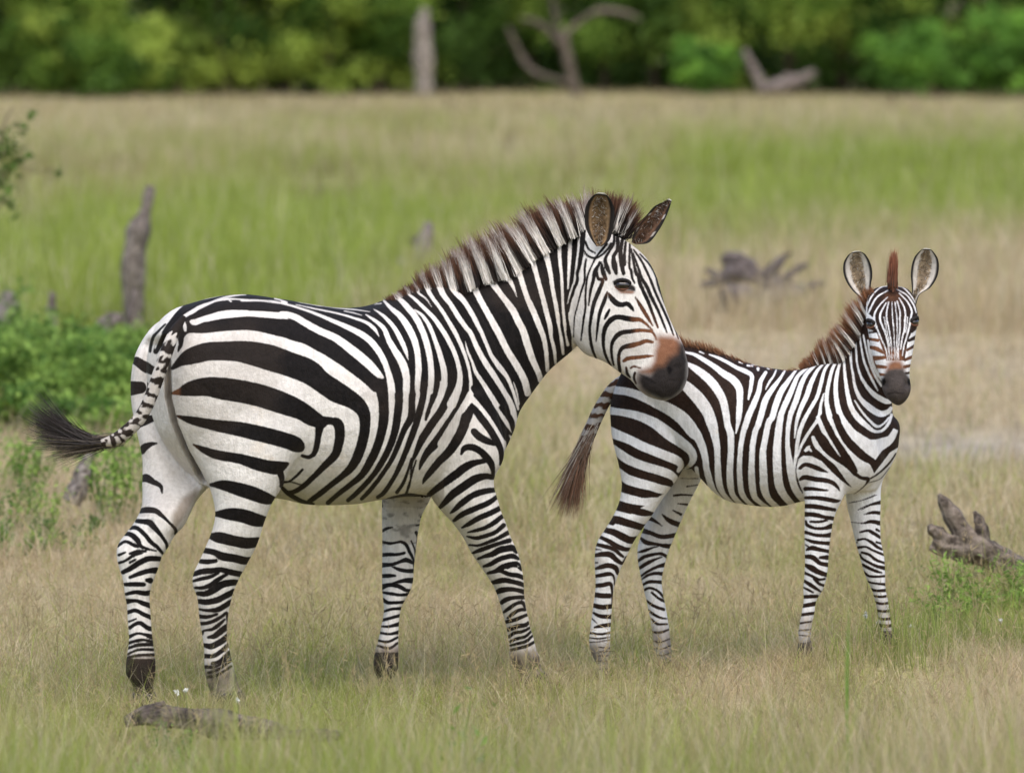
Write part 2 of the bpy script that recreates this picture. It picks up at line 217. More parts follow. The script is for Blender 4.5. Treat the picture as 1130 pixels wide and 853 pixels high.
# lines: '+' black stroke, '-' white stroke, 'P' black polygon, 'W' white polygon
ADULT_NEAR = '''
+A 60,460,14 80,500,40 105,525,56 150,555,56
+A 0,690,76 60,680,86 110,665,70
+A 180,440,30 200,400,40 240,330,46 290,260,50 350,190,50 430,135,48 520,103,50 600,88,40 680,82,34 800,95,30 904,108,26
+A 145,440,14 150,400,18 165,350,18 200,310,12 240,270,8
-A 210,330,18 190,380,14 175,420,12
+A 320,440,8 335,390,30 340,340,40 380,290,70 480,292,66 600,275,75 750,265,82 850,275,90 950,291,106 B 100,299,116 150,318,114 226,343,107 300,385,106 350,418,94 450,487,86 550,560,86 610,612,80 650,660,66
+A 370,240,30 420,225,40 480,195,55 550,165,60 650,150,60 750,155,60 850,160,56 950,170,50 B 100,172,40 200,215,62 300,262,78 400,310,86 500,375,104 580,440,112 640,510,104 675,560,60
-A 405,255,30 430,257,40 520,225,36 650,200,34 750,198,34
-A 345,245,20 360,280,26 365,310,20
-A 290,330,20 310,370,18 318,400,14
+A 640,95,20 760,100,26 850,112,22 904,120,14 B 50,130,10
-A 295,335,26 320,265,26 380,207,24 500,147,18 600,107,16 690,90,12 745,88,6
-A 620,105,14 650,130,12
-A 715,122,18 800,122,16 880,125,12 B 20,130,14 140,160,16 250,195,20
+B 30,100,12 100,120,18 180,150,20 260,175,18 350,200,24 450,228,34 540,268,50 600,318,60 660,378,62 710,450,64 745,525,60 775,600,66 788,660,56 792,720,50 D 792,80,48 785,150,48 768,255,45 737,350,40 692,440,38 642,520,32 582,590,30 522,650,28 475,690,22
+B 200,150,10 300,170,12 400,190,12 480,210,16 560,245,20 620,285,22
+B 380,165,16 480,172,18 560,185,22 620,210,28 670,250,30 725,310,35 775,400,42 812,470,50 850,540,60 870,590,50
+B 500,165,10 580,170,16 640,195,22 690,215,24 750,260,34 815,325,40 858,410,42 880,480,45 880,560,45 880,650,42 873,750,40 868,848,44 D 825,250,35 790,340,32 750,430,28 700,510,25 650,580,25 600,640,25 560,680,20
+B 600,150,12 680,160,26 740,150,30 785,175,35 850,235,36 890,300,38 925,370,38 945,450,40 955,550,45 948,650,42 943,720,40 D 925,120,42 900,210,40 865,310,38 830,400,32 800,470,30 760,550,25 700,640,25 660,670,20
+B 660,125,12 730,110,24 800,82,36 838,104,36 868,145,38 902,192,40 925,250,38 963,330,38 1002,430,38 1022,520,42 1026,620,44 1015,690,42 D 995,90,34 970,150,24 960,188,10
+B 690,588,20 690,620,50 688,680,72 696,760,62 698,848,60 D 685,260,55 655,360,52 612,450,50 562,530,40 492,590,32 420,645,28 350,705,25
+A 285,545,20 340,500,58 400,470,100 500,442,112 600,438,115 700,440,128 800,456,148 900,482,158 1000,515,150 B 226,565,150 300,622,130 400,690,130 480,732,108 540,775,92 575,830,74 D 580,240,62 563,330,62 532,420,60 490,490,48 430,545,36 360,600,32 290,655,32 235,695,28
+A 285,700,14 340,690,48 400,672,90 500,660,115 600,672,135 700,687,138 800,707,138 900,737,138 C 1000,95,130 D 180,130,112 250,175,100 310,205,72
+D 310,195,60 370,195,44 410,210,60 424,260,60 418,330,56 395,405,50 340,463,42 270,533,32 200,598,30 140,635,26 95,642,20
+D 300,215,60 290,280,38 280,350,34 262,400,28 230,420,22 190,412,18
+D 192,497,12 150,540,14 110,570,10 70,580,10
+D 60,570,6 120,575,6 180,592,5
+D 55,600,16 100,645,26 180,692,24 260,712,12
+D 900,440,8 880,500,10 865,560,10 850,610,14 840,645,12
+D 700,690,8 760,670,12 850,655,18 920,662,16 985,672,14
+D 870,430,10 850,500,14 820,580,18 780,640,20
+C 315,165,12 400,190,46 500,212,62 600,230,75 700,245,88 800,268,95 900,292,95 1000,320,95 1060,345,88 1092,372,24
+C 415,342,8 480,375,38 560,405,55 700,430,60 800,460,75 880,480,78 940,485,78 1000,462,22
+C 950,500,44 965,550,34 965,590,22
+C 525,592,20 600,595,60 680,615,78 780,645,85 860,675,75 912,688,46
+C 555,775,30 640,775,72 720,785,82 800,810,82 865,822,60
P B 100,125 300,160 450,168 620,140 740,72 860,50 930,120 985,230 1015,330 1040,450 1045,600 1030,690 700,690 650,640 550,560 400,445 300,385 226,340 100,300
-B 150,148,8 250,170,12 350,190,13 430,208,14 520,235,18 590,260,22 640,300,24 668,347,6
-B 60,140,14 140,160,16 260,200,20 400,258,28 520,312,38 600,362,42 660,430,42 700,500,40 722,560,38 738,620,45 748,690,48
-B 60,208,40 100,212,43 150,228,43 200,258,45 260,292,46 320,322,46 400,358,50 500,432,58 600,515,58 660,578,46 690,602,20
-B 330,160,5 430,172,8 520,180,10 612,193,6
-B 450,188,8 510,200,11 562,216,6
-B 585,210,10 650,253,25 700,300,31 730,370,37 770,440,44 815,515,52 838,600,48 838,690,44
-B 635,176,8 700,222,23 760,288,29 800,358,33 832,430,28 852,496,5
-B 695,120,14 740,168,27 800,220,38 850,290,46 888,370,44 908,450,40 914,550,42 908,650,36 908,690,30
-B 755,84,18 800,118,32 850,170,40 898,230,41 938,310,41 968,400,41 988,500,40 994,600,40 987,690,38
-B 640,146,8 682,141,9
P F 39,-110 59,-60 80,-30 110,10 150,80 184,160 215,260 235,350 240,450 330,470 440,560 560,640 640,760 710,800 800,600 1080,290 J 215,560 190,430 192,340 235,250 262,140 I 290,700 310,560 330,440 330,250 480,60 400,-60 0,-60 E 500,-100 -60,400 -40,600
+F 109,-10,20 169,70,35 219,140,35 259,230,38 299,320,38 329,410,48 328,480,48 305,560,50 265,640,48 215,710,48 175,770,48 G 145,140,45 110,220,28 85,280,14 75,350,8 70,420,8 45,475,10
+F 405,350,45 415,430,50 415,500,45 395,580,50 345,680,58 290,760,58 240,830,58 G 180,220,42 145,280,28 130,325,10
-E 50,585,12 100,622,22 160,680,26 220,742,30 270,812,32 F 300,182,32 345,272,32 370,350,30 382,420,34 372,500,45 330,600,62
-F 100,10,10 150,50,24 195,120,28 230,210,30 260,300,36 283,400,40 280,480,40 255,560,40 215,640,36
-E 105,540,14 125,585,16 170,620,12 205,670,6
-E 180,520,34 185,570,30 215,620,26 260,680,26 310,760,28 345,820,30 F 370,190,28 400,260,26 425,330,22 442,400,22 450,470,24 450,540,30
-F 450,530,40 410,620,58 365,700,65 315,780,65 270,848,60
-F 450,550,30 500,620,45 560,700,45 620,780,50 650,848,40
-E 225,430,20 245,510,42 275,590,38 320,650,32 370,730,34 420,800,32 F 450,160,32 490,250,34 540,340,38 600,430,38 650,510,34 700,600,38 722,690,40 722,740,30
-F 415,210,8 430,270,16 460,340,18 480,400,26 520,460,28 570,540,34 620,620,38 670,700,42 710,765,30
-E 240,410,50 300,480,56 350,570,44 410,640,34 460,720,34 500,800,30 F 515,150,28 545,220,26 580,300,28 630,370,36 675,430,28 710,510,22 735,590,20 745,630,16
-F 715,460,6 735,520,12 750,600,12
-E 385,390,50 430,480,56 470,550,44 510,630,40 560,720,42 610,810,46 F 640,190,44 680,270,44 730,350,46 780,440,46 805,530,45
-E 310,395,16 380,470,22 430,530,18
-E 430,330,56 490,400,58 540,460,52 590,530,42 650,610,38 710,690,46 750,770,46 F 775,140,46 800,220,48 830,310,44 870,400,38 885,450,36
-E 510,280,30 570,340,52 620,410,50 670,470,38 710,540,24 738,610,6
-E 590,240,25 650,310,52 700,370,50 740,430,40 770,520,36 800,610,36 840,700,40 880,800,38 F 905,190,34 920,280,30 928,390,26
-E 660,200,50 730,260,62 790,310,58 825,360,42 850,440,34 875,530,32 900,620,34 925,720,34 945,800,32 F 950,180,24 970,260,24 978,345,18
-E 770,150,50 840,220,60 900,290,48 925,370,38 945,460,32 960,560,28 980,660,28 995,760,26 F 1000,120,18 1015,200,24 1025,285,20
-E 870,90,50 930,150,58 990,220,48 1000,290,30 1005,380,24 1015,480,22 1020,580,20 1025,680,20 1035,780,22 F 1040,160,14 1055,230,22
-E 950,30,36 1020,110,50 1075,190,44 1070,260,28 1065,360,26 1060,460,20 1055,560,12
-E 1060,20,30 1120,120,36 I 300,390,34 275,470,26 270,600,20 255,720,20 240,848,18 J 225,180,16 200,260,14 185,320,10
-I 300,160,16 330,230,12
+G 420,0,60 400,70,60 360,150,58 310,220,52 250,280,44 200,340,38 165,385,25 150,415,6
+F 455,598,12 440,650,50 415,710,55 385,780,55 350,840,50
+F 455,600,14 475,630,34 510,680,45 560,745,42 600,810,42 G 635,200,34 640,260,26 632,298,10
+G 470,92,40 500,122,44 550,150,40 595,165,30
+F 470,500,40 530,580,50 590,660,50 640,740,48 668,800,38 G 682,150,26 680,205,12
+F 640,620,30 700,700,36 713,770,18
+G 390,232,12 410,195,34 460,190,40 510,215,40 550,255,44 580,300,36 590,365,16
+G 540,275,24 480,285,36 420,310,48 360,355,50 300,400,45 240,445,38 190,485,28
+G 585,375,32 540,370,36 480,385,48 410,430,50 340,480,48 290,530,35 250,572,16
+G 595,455,28 530,465,36 460,490,36 390,540,36 340,585,20 322,600,6
+G 610,500,24 560,535,32 480,570,34 400,605,32 345,645,18
+G 630,570,30 570,600,32 500,630,32 440,665,26 395,690,10
+G 645,620,26 600,655,28 540,690,24 490,705,20 430,720,6
+G 655,675,26 600,720,24 530,745,24 480,755,20 425,745,8
+G 685,720,26 620,755,22 560,780,20 500,800,14 440,798,10
+G 690,770,28 620,790,22 560,810,24 500,830,18 455,850,8
+H 190,85,20 260,60,30 330,35,30 400,10,30
+H 235,140,20 300,115,32 370,95,50 430,60,58 500,45,58 560,40,56 595,80,24
+H 290,210,24 350,190,38 420,150,44 490,125,44 560,115,45 612,140,26
+H 325,275,22 400,255,38 460,225,60 540,195,52 600,195,52 640,240,26
-H 605,207,12 615,210,12
+H 450,255,34 530,285,38 600,295,42 655,315,40
-H 485,242,18 550,245,20 600,255,18 640,268,14
+H 360,365,28 420,350,46 480,340,46 550,352,42 620,370,42 668,390,36
+H 405,455,36 450,435,50 520,425,42 590,430,38 668,450,42
+H 455,550,36 500,520,42 560,505,34 620,500,34 668,500,34
+H 475,640,22 530,600,34 590,560,30 650,550,34 672,590,20
+H 510,695,18 560,655,32 620,620,28 672,615,30
+H 500,730,30 570,715,32 630,690,30 692,665,26
+R 430,385,32 500,360,32 560,350,30 590,330,22
+R 435,440,24 480,410,22 540,400,22 600,370,18
+R 440,480,18 500,455,22 560,440,20 608,400,18
+R 440,510,14 500,495,20 570,475,22 622,430,16
+R 450,545,18 510,530,20 580,510,22 635,480,18
+L 375,365,48 440,375,84 550,400,82 650,418,84 735,410,74
+L 325,475,42 400,490,45 460,520,62 550,535,60 640,555,58 680,545,38
+L 295,560,34 350,563,36 412,556,26
+L 232,662,32 300,640,42 380,632,42 450,625,38 530,645,44 605,660,42
+L 228,715,18 300,695,26 370,680,26 430,650,20
+L 250,765,18 310,765,26 380,740,38 430,700,34 500,660,20
+L 268,810,28 330,812,42 400,780,52 460,740,52 540,725,48 582,725,40
+M 282,95,38 340,100,42 420,85,46 480,55,45 548,20,45
+M 278,155,14 340,165,22 420,160,38 480,130,40 530,95,34
+M 284,212,30 350,215,26 420,195,16
+M 290,268,26 350,262,26 410,240,26 460,210,22 495,185,20 502,250,16 506,320,12 512,370,8
+M 302,345,26 320,322,14 380,312,22 430,280,28 480,235,14
+M 350,375,18 400,365,38 440,335,46 492,295,45
+M 310,432,26 370,445,44 420,425,45 470,395,45 506,360,34
+M 320,520,34 390,520,32 450,485,32 512,430,32
+M 385,578,26 440,560,26 520,490,28
+M 330,605,26 400,605,22 460,575,20 530,520,18
+M 350,650,18 400,638,20 460,605,20 535,550,20
+M 345,685,16 430,665,18 530,600,16
P Z 645,226 640,190 720,190 722,236 700,262 684,256 660,246
-I 560,430,20 590,330,18 625,225,14
-I 545,450,12 620,370,14 730,290,10
-I 590,480,12 640,430,12 760,370,8
-I 330,250,20 300,180,14
-I 480,160,20 470,90,14
-I 400,160,16 380,80,12
+I 490,560,18 460,600,14 410,660,10 370,740,8 345,800,10 335,848,12 J 325,250,12 325,350,12 310,450,12 290,605,6
+I 320,440,16 305,520,30 296,620,28 280,720,22 262,790,22 J 262,150,18 235,210,16 207,300,16 192,380,14
+I 322,540,12 350,600,12 400,632,8
+I 312,610,8 340,650,12 390,670,12 440,655,10 500,600,14 525,560,16
+I 330,680,10 320,750,12 318,848,12 J 290,230,10 265,330,8 240,430,7 232,580,6
+I 445,705,12 400,770,24 385,848,22 J 365,220,16 350,335,6
+I 450,715,12 460,770,30 485,835,22
+I 435,700,8 412,770,18 425,830,20 J 460,140,20 430,220,28 390,320,26 370,420,22 358,520,18 368,620,18 385,690,16 408,745,8
+J 495,232,12 475,290,24 440,380,22 425,460,18 415,540,12 408,612,6
+J 512,368,12 490,410,20 475,440,10
+J 508,238,8 530,280,34 570,318,38 610,328,34 650,320,30 680,345,26 700,375,8
+J 525,805,10 490,740,16 465,650,18 470,540,28 500,470,34 550,430,34 600,425,34 650,435,38 700,442,34 750,445,26 800,480,14 850,528,6
+J 545,795,10 530,720,16 530,640,20 560,580,30 610,545,32 680,535,28 740,527,24 800,530,20 850,545,14 880,600,8
+J 595,848,20 585,770,22 590,700,22 620,660,28 680,645,34 740,630,30 800,610,24 850,620,14
+J 625,765,20 660,745,26 730,738,24 800,730,20 855,725,8
+K 395,508,10 405,560,18 428,592,10
+K 470,556,16 463,600,16 480,645,8
+K 432,515,8 462,500,12 520,514,5
+I 550,478,14 545,560,16 510,620,14 480,680,20 492,740,30 515,790,14
+I 575,500,22 575,600,24 545,660,26 552,730,42 565,790,20
+I 615,520,20 598,620,28 608,720,32 622,790,24
+I 640,545,12 630,640,18 630,720,20
+I 672,560,10 668,640,12 668,740,14 J 680,60,16 690,120,14 708,160,8
+I 680,600,10 700,700,14 720,790,20 J 735,100,22 750,160,24 775,220,24 812,300,22 850,400,18 890,505,10
+J 715,270,6 760,345,24 800,410,24 850,492,6
+I 695,630,8 735,740,14 765,830,20 J 800,180,24 840,270,22 890,370,18 935,480,12 960,545,8
+I 700,605,8 760,690,12 805,780,14 J 835,140,15 870,230,16 920,340,15 970,450,13 1012,565,7
+I 750,640,7 820,715,10 870,800,11 J 895,190,11 950,330,10 1000,450,9 1050,592,6
+J 860,20,5 895,130,6 925,260,6 980,400,6
'''
ADULT_FH = '''
P O 190,545 450,545 450,850 190,850
-O 225,500,8 300,520,9 400,520,8
+C 65,220,36 110,195,52 170,175,32 205,160,12
+C 95,385,32 110,360,42 150,340,22 185,335,6
+C 98,560,28 120,550,46 165,575,32 210,600,20 220,642,8
+A 60,500,50 120,540,60 160,560,50
+A 25,670,85 85,665,70
+N 320,170,28 360,160,42 430,165,38 480,200,28 540,255,15 590,310,20 592,345,18
+N 290,245,28 340,250,34 390,260,44 430,300,36 480,360,22 520,420,20 525,460,14
+N 240,300,24 290,300,26 350,350,28 400,410,28 450,450,24 490,497,16
+N 190,345,24 240,350,32 290,390,38 320,440,24 380,465,14 440,477,8
+N 140,440,18 200,405,18 270,435,24 300,447,14
+N 150,510,18 200,490,10
+N 235,500,14 300,480,18 360,482,10
+N 150,572,16 200,555,14 270,510,20 330,495,14
+N 235,570,14 280,545,10
+N 180,645,28 240,615,34 310,570,38 380,540,38 465,540,34
+N 235,685,18 310,655,32 380,635,34 438,630,44
+N 195,740,22 270,738,32 345,740,26
+N 365,705,20 395,710,40
+N 205,815,18 280,800,28 350,808,34 392,805,36
+O 212,95,36 280,90,22 340,110,32 398,130,36
+O 220,180,26 280,165,26 340,195,28 402,220,30
+O 235,300,24 280,270,22 320,265,28 370,300,30 408,310,32
+O 228,252,12 285,230,8
+O 230,370,24 290,345,14 340,350,16 402,370,36
+O 225,420,18 290,400,18 350,395,16 412,410,18
+O 220,460,14 300,435,22 422,430,24
+O 220,505,12 300,472,14 425,470,20
+O 215,535,14 300,515,16 430,510,20
'''
ADULT_FF = '''
P Q 200,565 450,565 450,850 200,850
+P 290,170,8 295,205,8
+P 295,395,18 330,375,18 375,365,8
+P 595,285,10 615,280,8
+P 560,350,8 600,345,14
+P 298,480,16 350,490,18 400,485,14 440,478,16 480,500,22 510,560,20 540,620,14 546,680,12
+P 520,470,8 550,540,10 556,600,8
+P 560,405,20 572,450,12 562,520,8
+P 296,580,26 350,577,26 410,577,20 468,565,18
+P 296,660,34 370,655,24 430,635,20 480,620,32 530,640,22
+P 370,670,8 430,695,24 490,705,26 552,705,30
+P 296,745,26 350,742,26 395,742,16
+P 370,802,6 420,790,20 470,780,30 548,780,44
+P 296,825,32 370,810,20 430,820,14 470,840,12
+Q 296,55,34 350,40,22 420,50,22 470,75,22 518,85,24
+Q 296,95,14 360,105,22 430,115,20 505,110,22
+Q 300,150,22 340,175,24 400,175,20 475,170,20
+Q 305,245,14 370,225,18 445,220,22
+Q 295,312,20 360,295,20 435,275,22
+Q 288,360,12 350,360,18 432,340,30
+Q 280,410,16 350,420,16 425,405,26
+Q 265,470,14 340,480,16 415,445,14
+Q 258,510,14 350,530,16 415,490,14
'''
FOAL_NEAR = '''
P Z 640,400 670,380 720,360 800,360 900,380 920,340 960,320 1000,320 1000,470 1000,540 900,570 800,570 740,540 660,590 640,560
-a 640,110,10 670,130,14 750,150,24 830,195,34 900,240,38 980,300,50 1050,345,58 1098,410,55 1105,500,48 1100,600,46 1090,680,32 1075,762,10
-a 700,225,30 780,275,55 860,340,65 920,410,65 970,500,60 995,600,54 1010,700,50 d 325,200,52 330,300,48 325,400,48 320,500,50 325,600,52 345,680,40 400,745,36 460,790,30
-a 600,330,30 640,365,60 700,410,82 780,490,95 850,590,90 890,700,80 d 200,200,64 220,300,50 225,400,45 228,500,50 240,600,52 270,670,38 320,730,34 380,790,30
-a 100,425,60 160,430,60 250,445,60 350,480,68 450,525,78 560,580,90 660,650,100 740,750,94 b 780,90,68 815,170,58 835,250,50 845,330,48 870,430,50 900,510,46 960,580,40 1020,650,36
+d 92,450,10 110,560,14 150,630,12 190,680,8
-d 60,470,30 75,560,30 110,640,30
-a 70,585,66 150,595,54 250,612,60 350,642,68 450,690,80 b 550,60,90 650,130,80 720,190,68 742,250,56 720,300,36 680,332,18
-a 80,745,80 b 150,70,75 250,110,68 350,160,70 450,200,70 550,240,72 620,272,66 645,310,46 625,352,24
-b 120,170,46 180,225,68 250,270,70 350,310,68 450,340,68 530,365,68 590,400,56 610,440,46 600,485,24
-b 150,350,56 220,410,72 300,440,74 400,465,68 480,490,68 550,500,56 580,512,30
-b 165,545,66 250,570,66 350,590,58 430,590,66 495,575,34
-b 120,675,44 200,700,52 300,725,48 400,742,40
-b 70,775,26 150,805,38 250,825,38 345,835,36
-c 160,150,10 230,175,20 310,215,24 380,255,28 440,280,34 490,312,30 490,360,30 480,430,26 465,497,14
-c 85,128,12 118,142,8
-c 395,208,14 422,216,12
-c 458,235,14 497,240,12
-c 540,260,22 541,272,16
-c 612,258,8 628,263,8
-c 600,290,24 560,360,32 545,440,38 510,530,44 470,620,46 440,710,46 d 430,170,42 410,270,38 400,370,38 395,470,40 400,570,42 412,660,44 450,720,34 510,775,30
-c 682,270,10 660,320,15 625,370,16 600,422,8
-c 752,270,14 710,340,24 650,420,38 600,500,46 570,600,46 540,700,44 d 520,180,42 500,280,42 492,400,45 490,500,50 495,600,54 512,690,46 560,740,34 620,785,34
-c 838,270,16 780,350,32 720,440,46 680,540,48 650,640,46 d 625,110,46 600,220,44 580,330,50 578,430,56 583,530,60 590,630,62 622,710,46 690,775,40
-c 940,238,20 910,265,20 850,320,28 810,410,38 770,500,43 730,590,44 d 715,80,48 700,180,54 690,290,60 688,400,64 692,500,66 705,600,66 742,680,56 820,770,46
-c 1005,215,18 920,300,30 870,400,38 840,500,43 800,600,40 d 785,90,36 773,180,33 770,280,33 780,380,45 795,480,60 820,570,74 850,640,80 900,710,70
-c 1060,210,16 1000,280,24 950,380,36 920,470,38 870,580,34 840,680,24 825,800,8
-c 1110,200,16 1060,270,22 1030,380,28 1000,480,28 d 950,5,28 900,95,30 862,195,30 845,290,26 835,380,24 828,470,24 840,540,18 870,620,10
-c 1052,455,8 1030,540,20 1015,640,28 960,722,22 d 910,235,24 875,300,20 850,370,16
-e 305,640,36 350,740,46 f 380,140,44 430,220,38 475,300,20
-e 455,185,16 415,260,24 388,360,26 372,450,28 370,530,34 390,620,42 430,720,44 f 480,160,44 540,240,56 600,310,76 650,380,100 680,450,110
-e 490,165,20 465,240,20 445,330,30 440,430,34 450,530,38 475,620,44 520,700,56 570,770,74 f 610,170,90 690,215,80
W f 470,0 520,90 600,150 680,180 760,175 850,150 890,90 925,105 900,195 800,262 750,335 680,285 600,232 520,140
-e 503,190,16 510,290,22 520,380,26 535,470,32 560,560,38 610,640,44 680,705,38 740,747,24 800,742,20 850,690,22 875,620,22
-e 552,110,24 560,220,16 575,310,18 590,400,22 630,490,32 700,560,48 780,610,48 840,600,40 870,570,30
-e 588,510,10 640,590,14 700,660,18 760,710,22 810,690,14 855,640,12
-e 590,20,16 600,150,14 610,240,16 640,330,20 690,410,28 750,470,38 820,510,42 860,520,30
-e 625,0,14 640,100,14 660,200,16 700,300,18 740,380,16 768,432,8
-e 655,0,12 680,120,14 710,230,16 750,320,18 795,392,18
-e 690,40,12 710,150,22 740,250,24 790,330,24 815,350,14
W f 130,340 190,302 250,305 330,345 400,420 470,485 540,540 560,480 600,440 690,330 740,440 860,280 940,230 950,500 840,540 810,848 180,900 200,600 130,470
-f 205,262,22 232,240,34 250,262,22
-f 262,160,26 290,220,42 350,290,42 420,360,50 500,420,60 560,490,70
+f 160,400,26 200,372,34 260,385,38 320,410,34 378,432,10
+f 165,485,26 200,470,38 280,485,40 360,495,38 420,515,34 455,550,22 472,577,8
+f 203,560,34 260,560,30 340,570,22 378,572,16
+f 205,630,26 280,630,32 360,640,36 440,655,32 475,650,10
+f 203,690,26 280,695,32 350,710,36 432,722,26
+f 203,755,34 280,760,32 350,780,30 422,797,24
+f 185,290,18 150,325,12 130,400,10 135,470,14 155,540,18 182,592,10
+f 250,235,24 300,290,46 360,340,42 420,390,42 470,450,32 520,510,18 562,547,6
+f 292,68,20 312,150,56 350,220,66 400,280,56 450,325,36 500,345,26
+f 340,0,46 390,100,56 440,200,42 490,300,28 540,370,32 590,440,32 640,475,26 690,485,34 670,530,12 600,590,7 520,640,8
+f 440,0,58 470,80,58 520,170,66 590,250,70 660,310,66 715,348,50 738,395,34 745,418,12
+f 735,400,18 760,350,32 800,300,38 870,240,38 912,190,38 928,130,22
+f 690,490,12 760,450,15 830,390,17 880,330,15 908,285,12
+f 700,512,7 790,480,7 858,395,7
+i 335,0,40 450,20,58 560,45,66 645,55,34
+i 270,100,66 350,115,73 450,145,68 560,175,58 605,160,36
+i 220,200,46 300,220,62 380,260,68 450,290,68 530,280,56
+i 180,262,34 260,300,43 330,345,48 400,370,44 465,368,26
+i 135,325,32 220,345,38 300,370,38 350,410,34 385,437,24
+i 135,370,18 185,375,12
+i 135,425,34 200,415,48 270,420,54 330,470,44 380,495,28 412,440,22
+i 140,490,16 158,490,16
+i 135,545,22 200,525,43 260,515,48 320,540,48 340,590,26 380,550,10
+i 135,610,32 200,600,38 260,590,38 300,612,22 308,690,12
+i 135,695,38 200,690,42 270,680,38 286,740,22 288,848,20
+i 128,775,48 200,785,48 262,785,48
+j 125,145,42 200,160,48 285,150,42
+j 285,0,24 288,100,14
+j 120,210,20 180,240,36 278,245,42
+j 105,260,14 150,300,12
+j 130,340,20 200,325,38 272,315,38
+j 85,388,26 180,400,22 272,385,24
+j 80,432,18 170,440,18 268,425,14
+j 76,472,14 170,467,13 272,450,14
+j 170,515,12 268,525,14
+j 170,558,12 268,550,12
+j 150,595,10 260,590,12
+j 150,640,12 255,640,12
+k 225,70,38 300,75,34 380,85,34 495,102,30
+k 225,140,44 300,145,38 400,165,34 475,175,36
+k 275,205,22 350,208,26 425,195,20
+k 235,200,20 250,238,32 320,265,28 400,265,32 465,245,48
+k 230,300,32 320,325,32 400,330,36 455,325,48
+k 230,360,18 300,385,34 380,395,34 445,400,38
+k 230,410,14 265,432,14
+k 240,458,18 290,440,43 360,455,38 435,470,34
+k 230,515,34 300,525,48 360,575,38 430,590,42
+k 362,525,24 425,525,46
+k 228,590,28 290,620,58 350,655,48 422,680,42
+k 220,660,28 290,690,28 350,720,26 405,715,22
+k 310,715,26 350,755,28 395,775,28
+k 215,730,28 280,770,38 340,810,28 372,830,18
+k 212,790,18 260,815,24 302,835,18
+l 220,310,34 335,305,34
+l 212,390,36 325,370,42
+l 195,470,30 312,455,30
+l 182,545,20 285,530,20
+l 170,610,14 278,600,14
+l 172,650,12 270,660,12
'''
FOAL_FH = '''
+b 640,408,5 780,410,7
+b 690,472,11 785,458,9
+b 590,542,16 650,536,16 735,540,12
+b 620,605,8 695,612,18
+b 585,658,12 645,688,22
+b 500,690,12 560,740,38 640,772,42
+b 395,715,36 450,745,22 498,778,8
+i 560,205,48 640,230,38 730,260,38 855,245,42
+i 535,265,22 590,310,42 680,325,28 750,340,38 825,345,48
+i 500,402,8 570,385,28 640,360,18 700,345,10
+i 508,482,22 570,440,32 640,420,28 720,410,28 780,440,30
+i 520,545,26 590,500,36 660,465,24 730,440,12
+i 540,612,18 600,570,24 680,530,28 770,505,42
+i 550,640,12 600,605,24 670,585,28 745,590,38
+i 555,690,22 620,660,28 735,665,34
+i 570,735,22 620,715,24 690,740,22 745,795,26
+j 640,30,22 700,80,24 750,105,28
+j 590,100,20 660,150,28 745,180,28
+j 605,180,12 650,220,24 720,255,22 775,262,14
+j 615,250,12 640,270,18 690,310,22 775,310,18
+j 635,380,22 710,385,22 790,360,18
+j 655,460,12 720,470,14 800,440,14
+j 660,520,12 730,530,12 810,500,12
+j 670,580,12 740,590,12 820,560,12
'''
FOAL_FF = '''
+f 540,670,7 640,650,8 740,612,13 795,565,10
+f 640,722,8 720,680,15 800,658,20
+k 700,102,8 780,65,13 900,42,20
+k 755,142,8 830,125,28 905,130,34
+k 640,210,7 740,220,15 820,205,32 900,220,42
+k 720,300,18 790,285,24 840,310,32 895,345,28
+k 866,275,22 890,290,20
+k 690,392,12
+k 700,370,22 760,360,18 820,390,28 870,430,28 915,452,22
+k 866,388,20 910,402,18
+k 700,437,26 770,430,18 830,460,22 928,500,24
+k 735,480,22 800,500,24 860,545,26 940,575,22
+k 718,500,20 735,530,22 790,565,24 860,600,28 940,620,38
+k 742,590,26 800,620,28 870,650,24 912,660,16
+k 748,650,18 800,690,24 870,695,22 945,690,22
+k 785,740,18 850,755,18 945,765,26
+l 800,240,26 870,255,24 960,250,30
+l 830,300,22 900,310,22 980,300,26
+l 850,360,24 920,372,22 990,360,26
+l 860,430,24 930,440,24 1000,430,26
+l 870,500,26 940,510,26 1010,500,26
+l 880,560,30 950,570,30 1020,560,30
'''
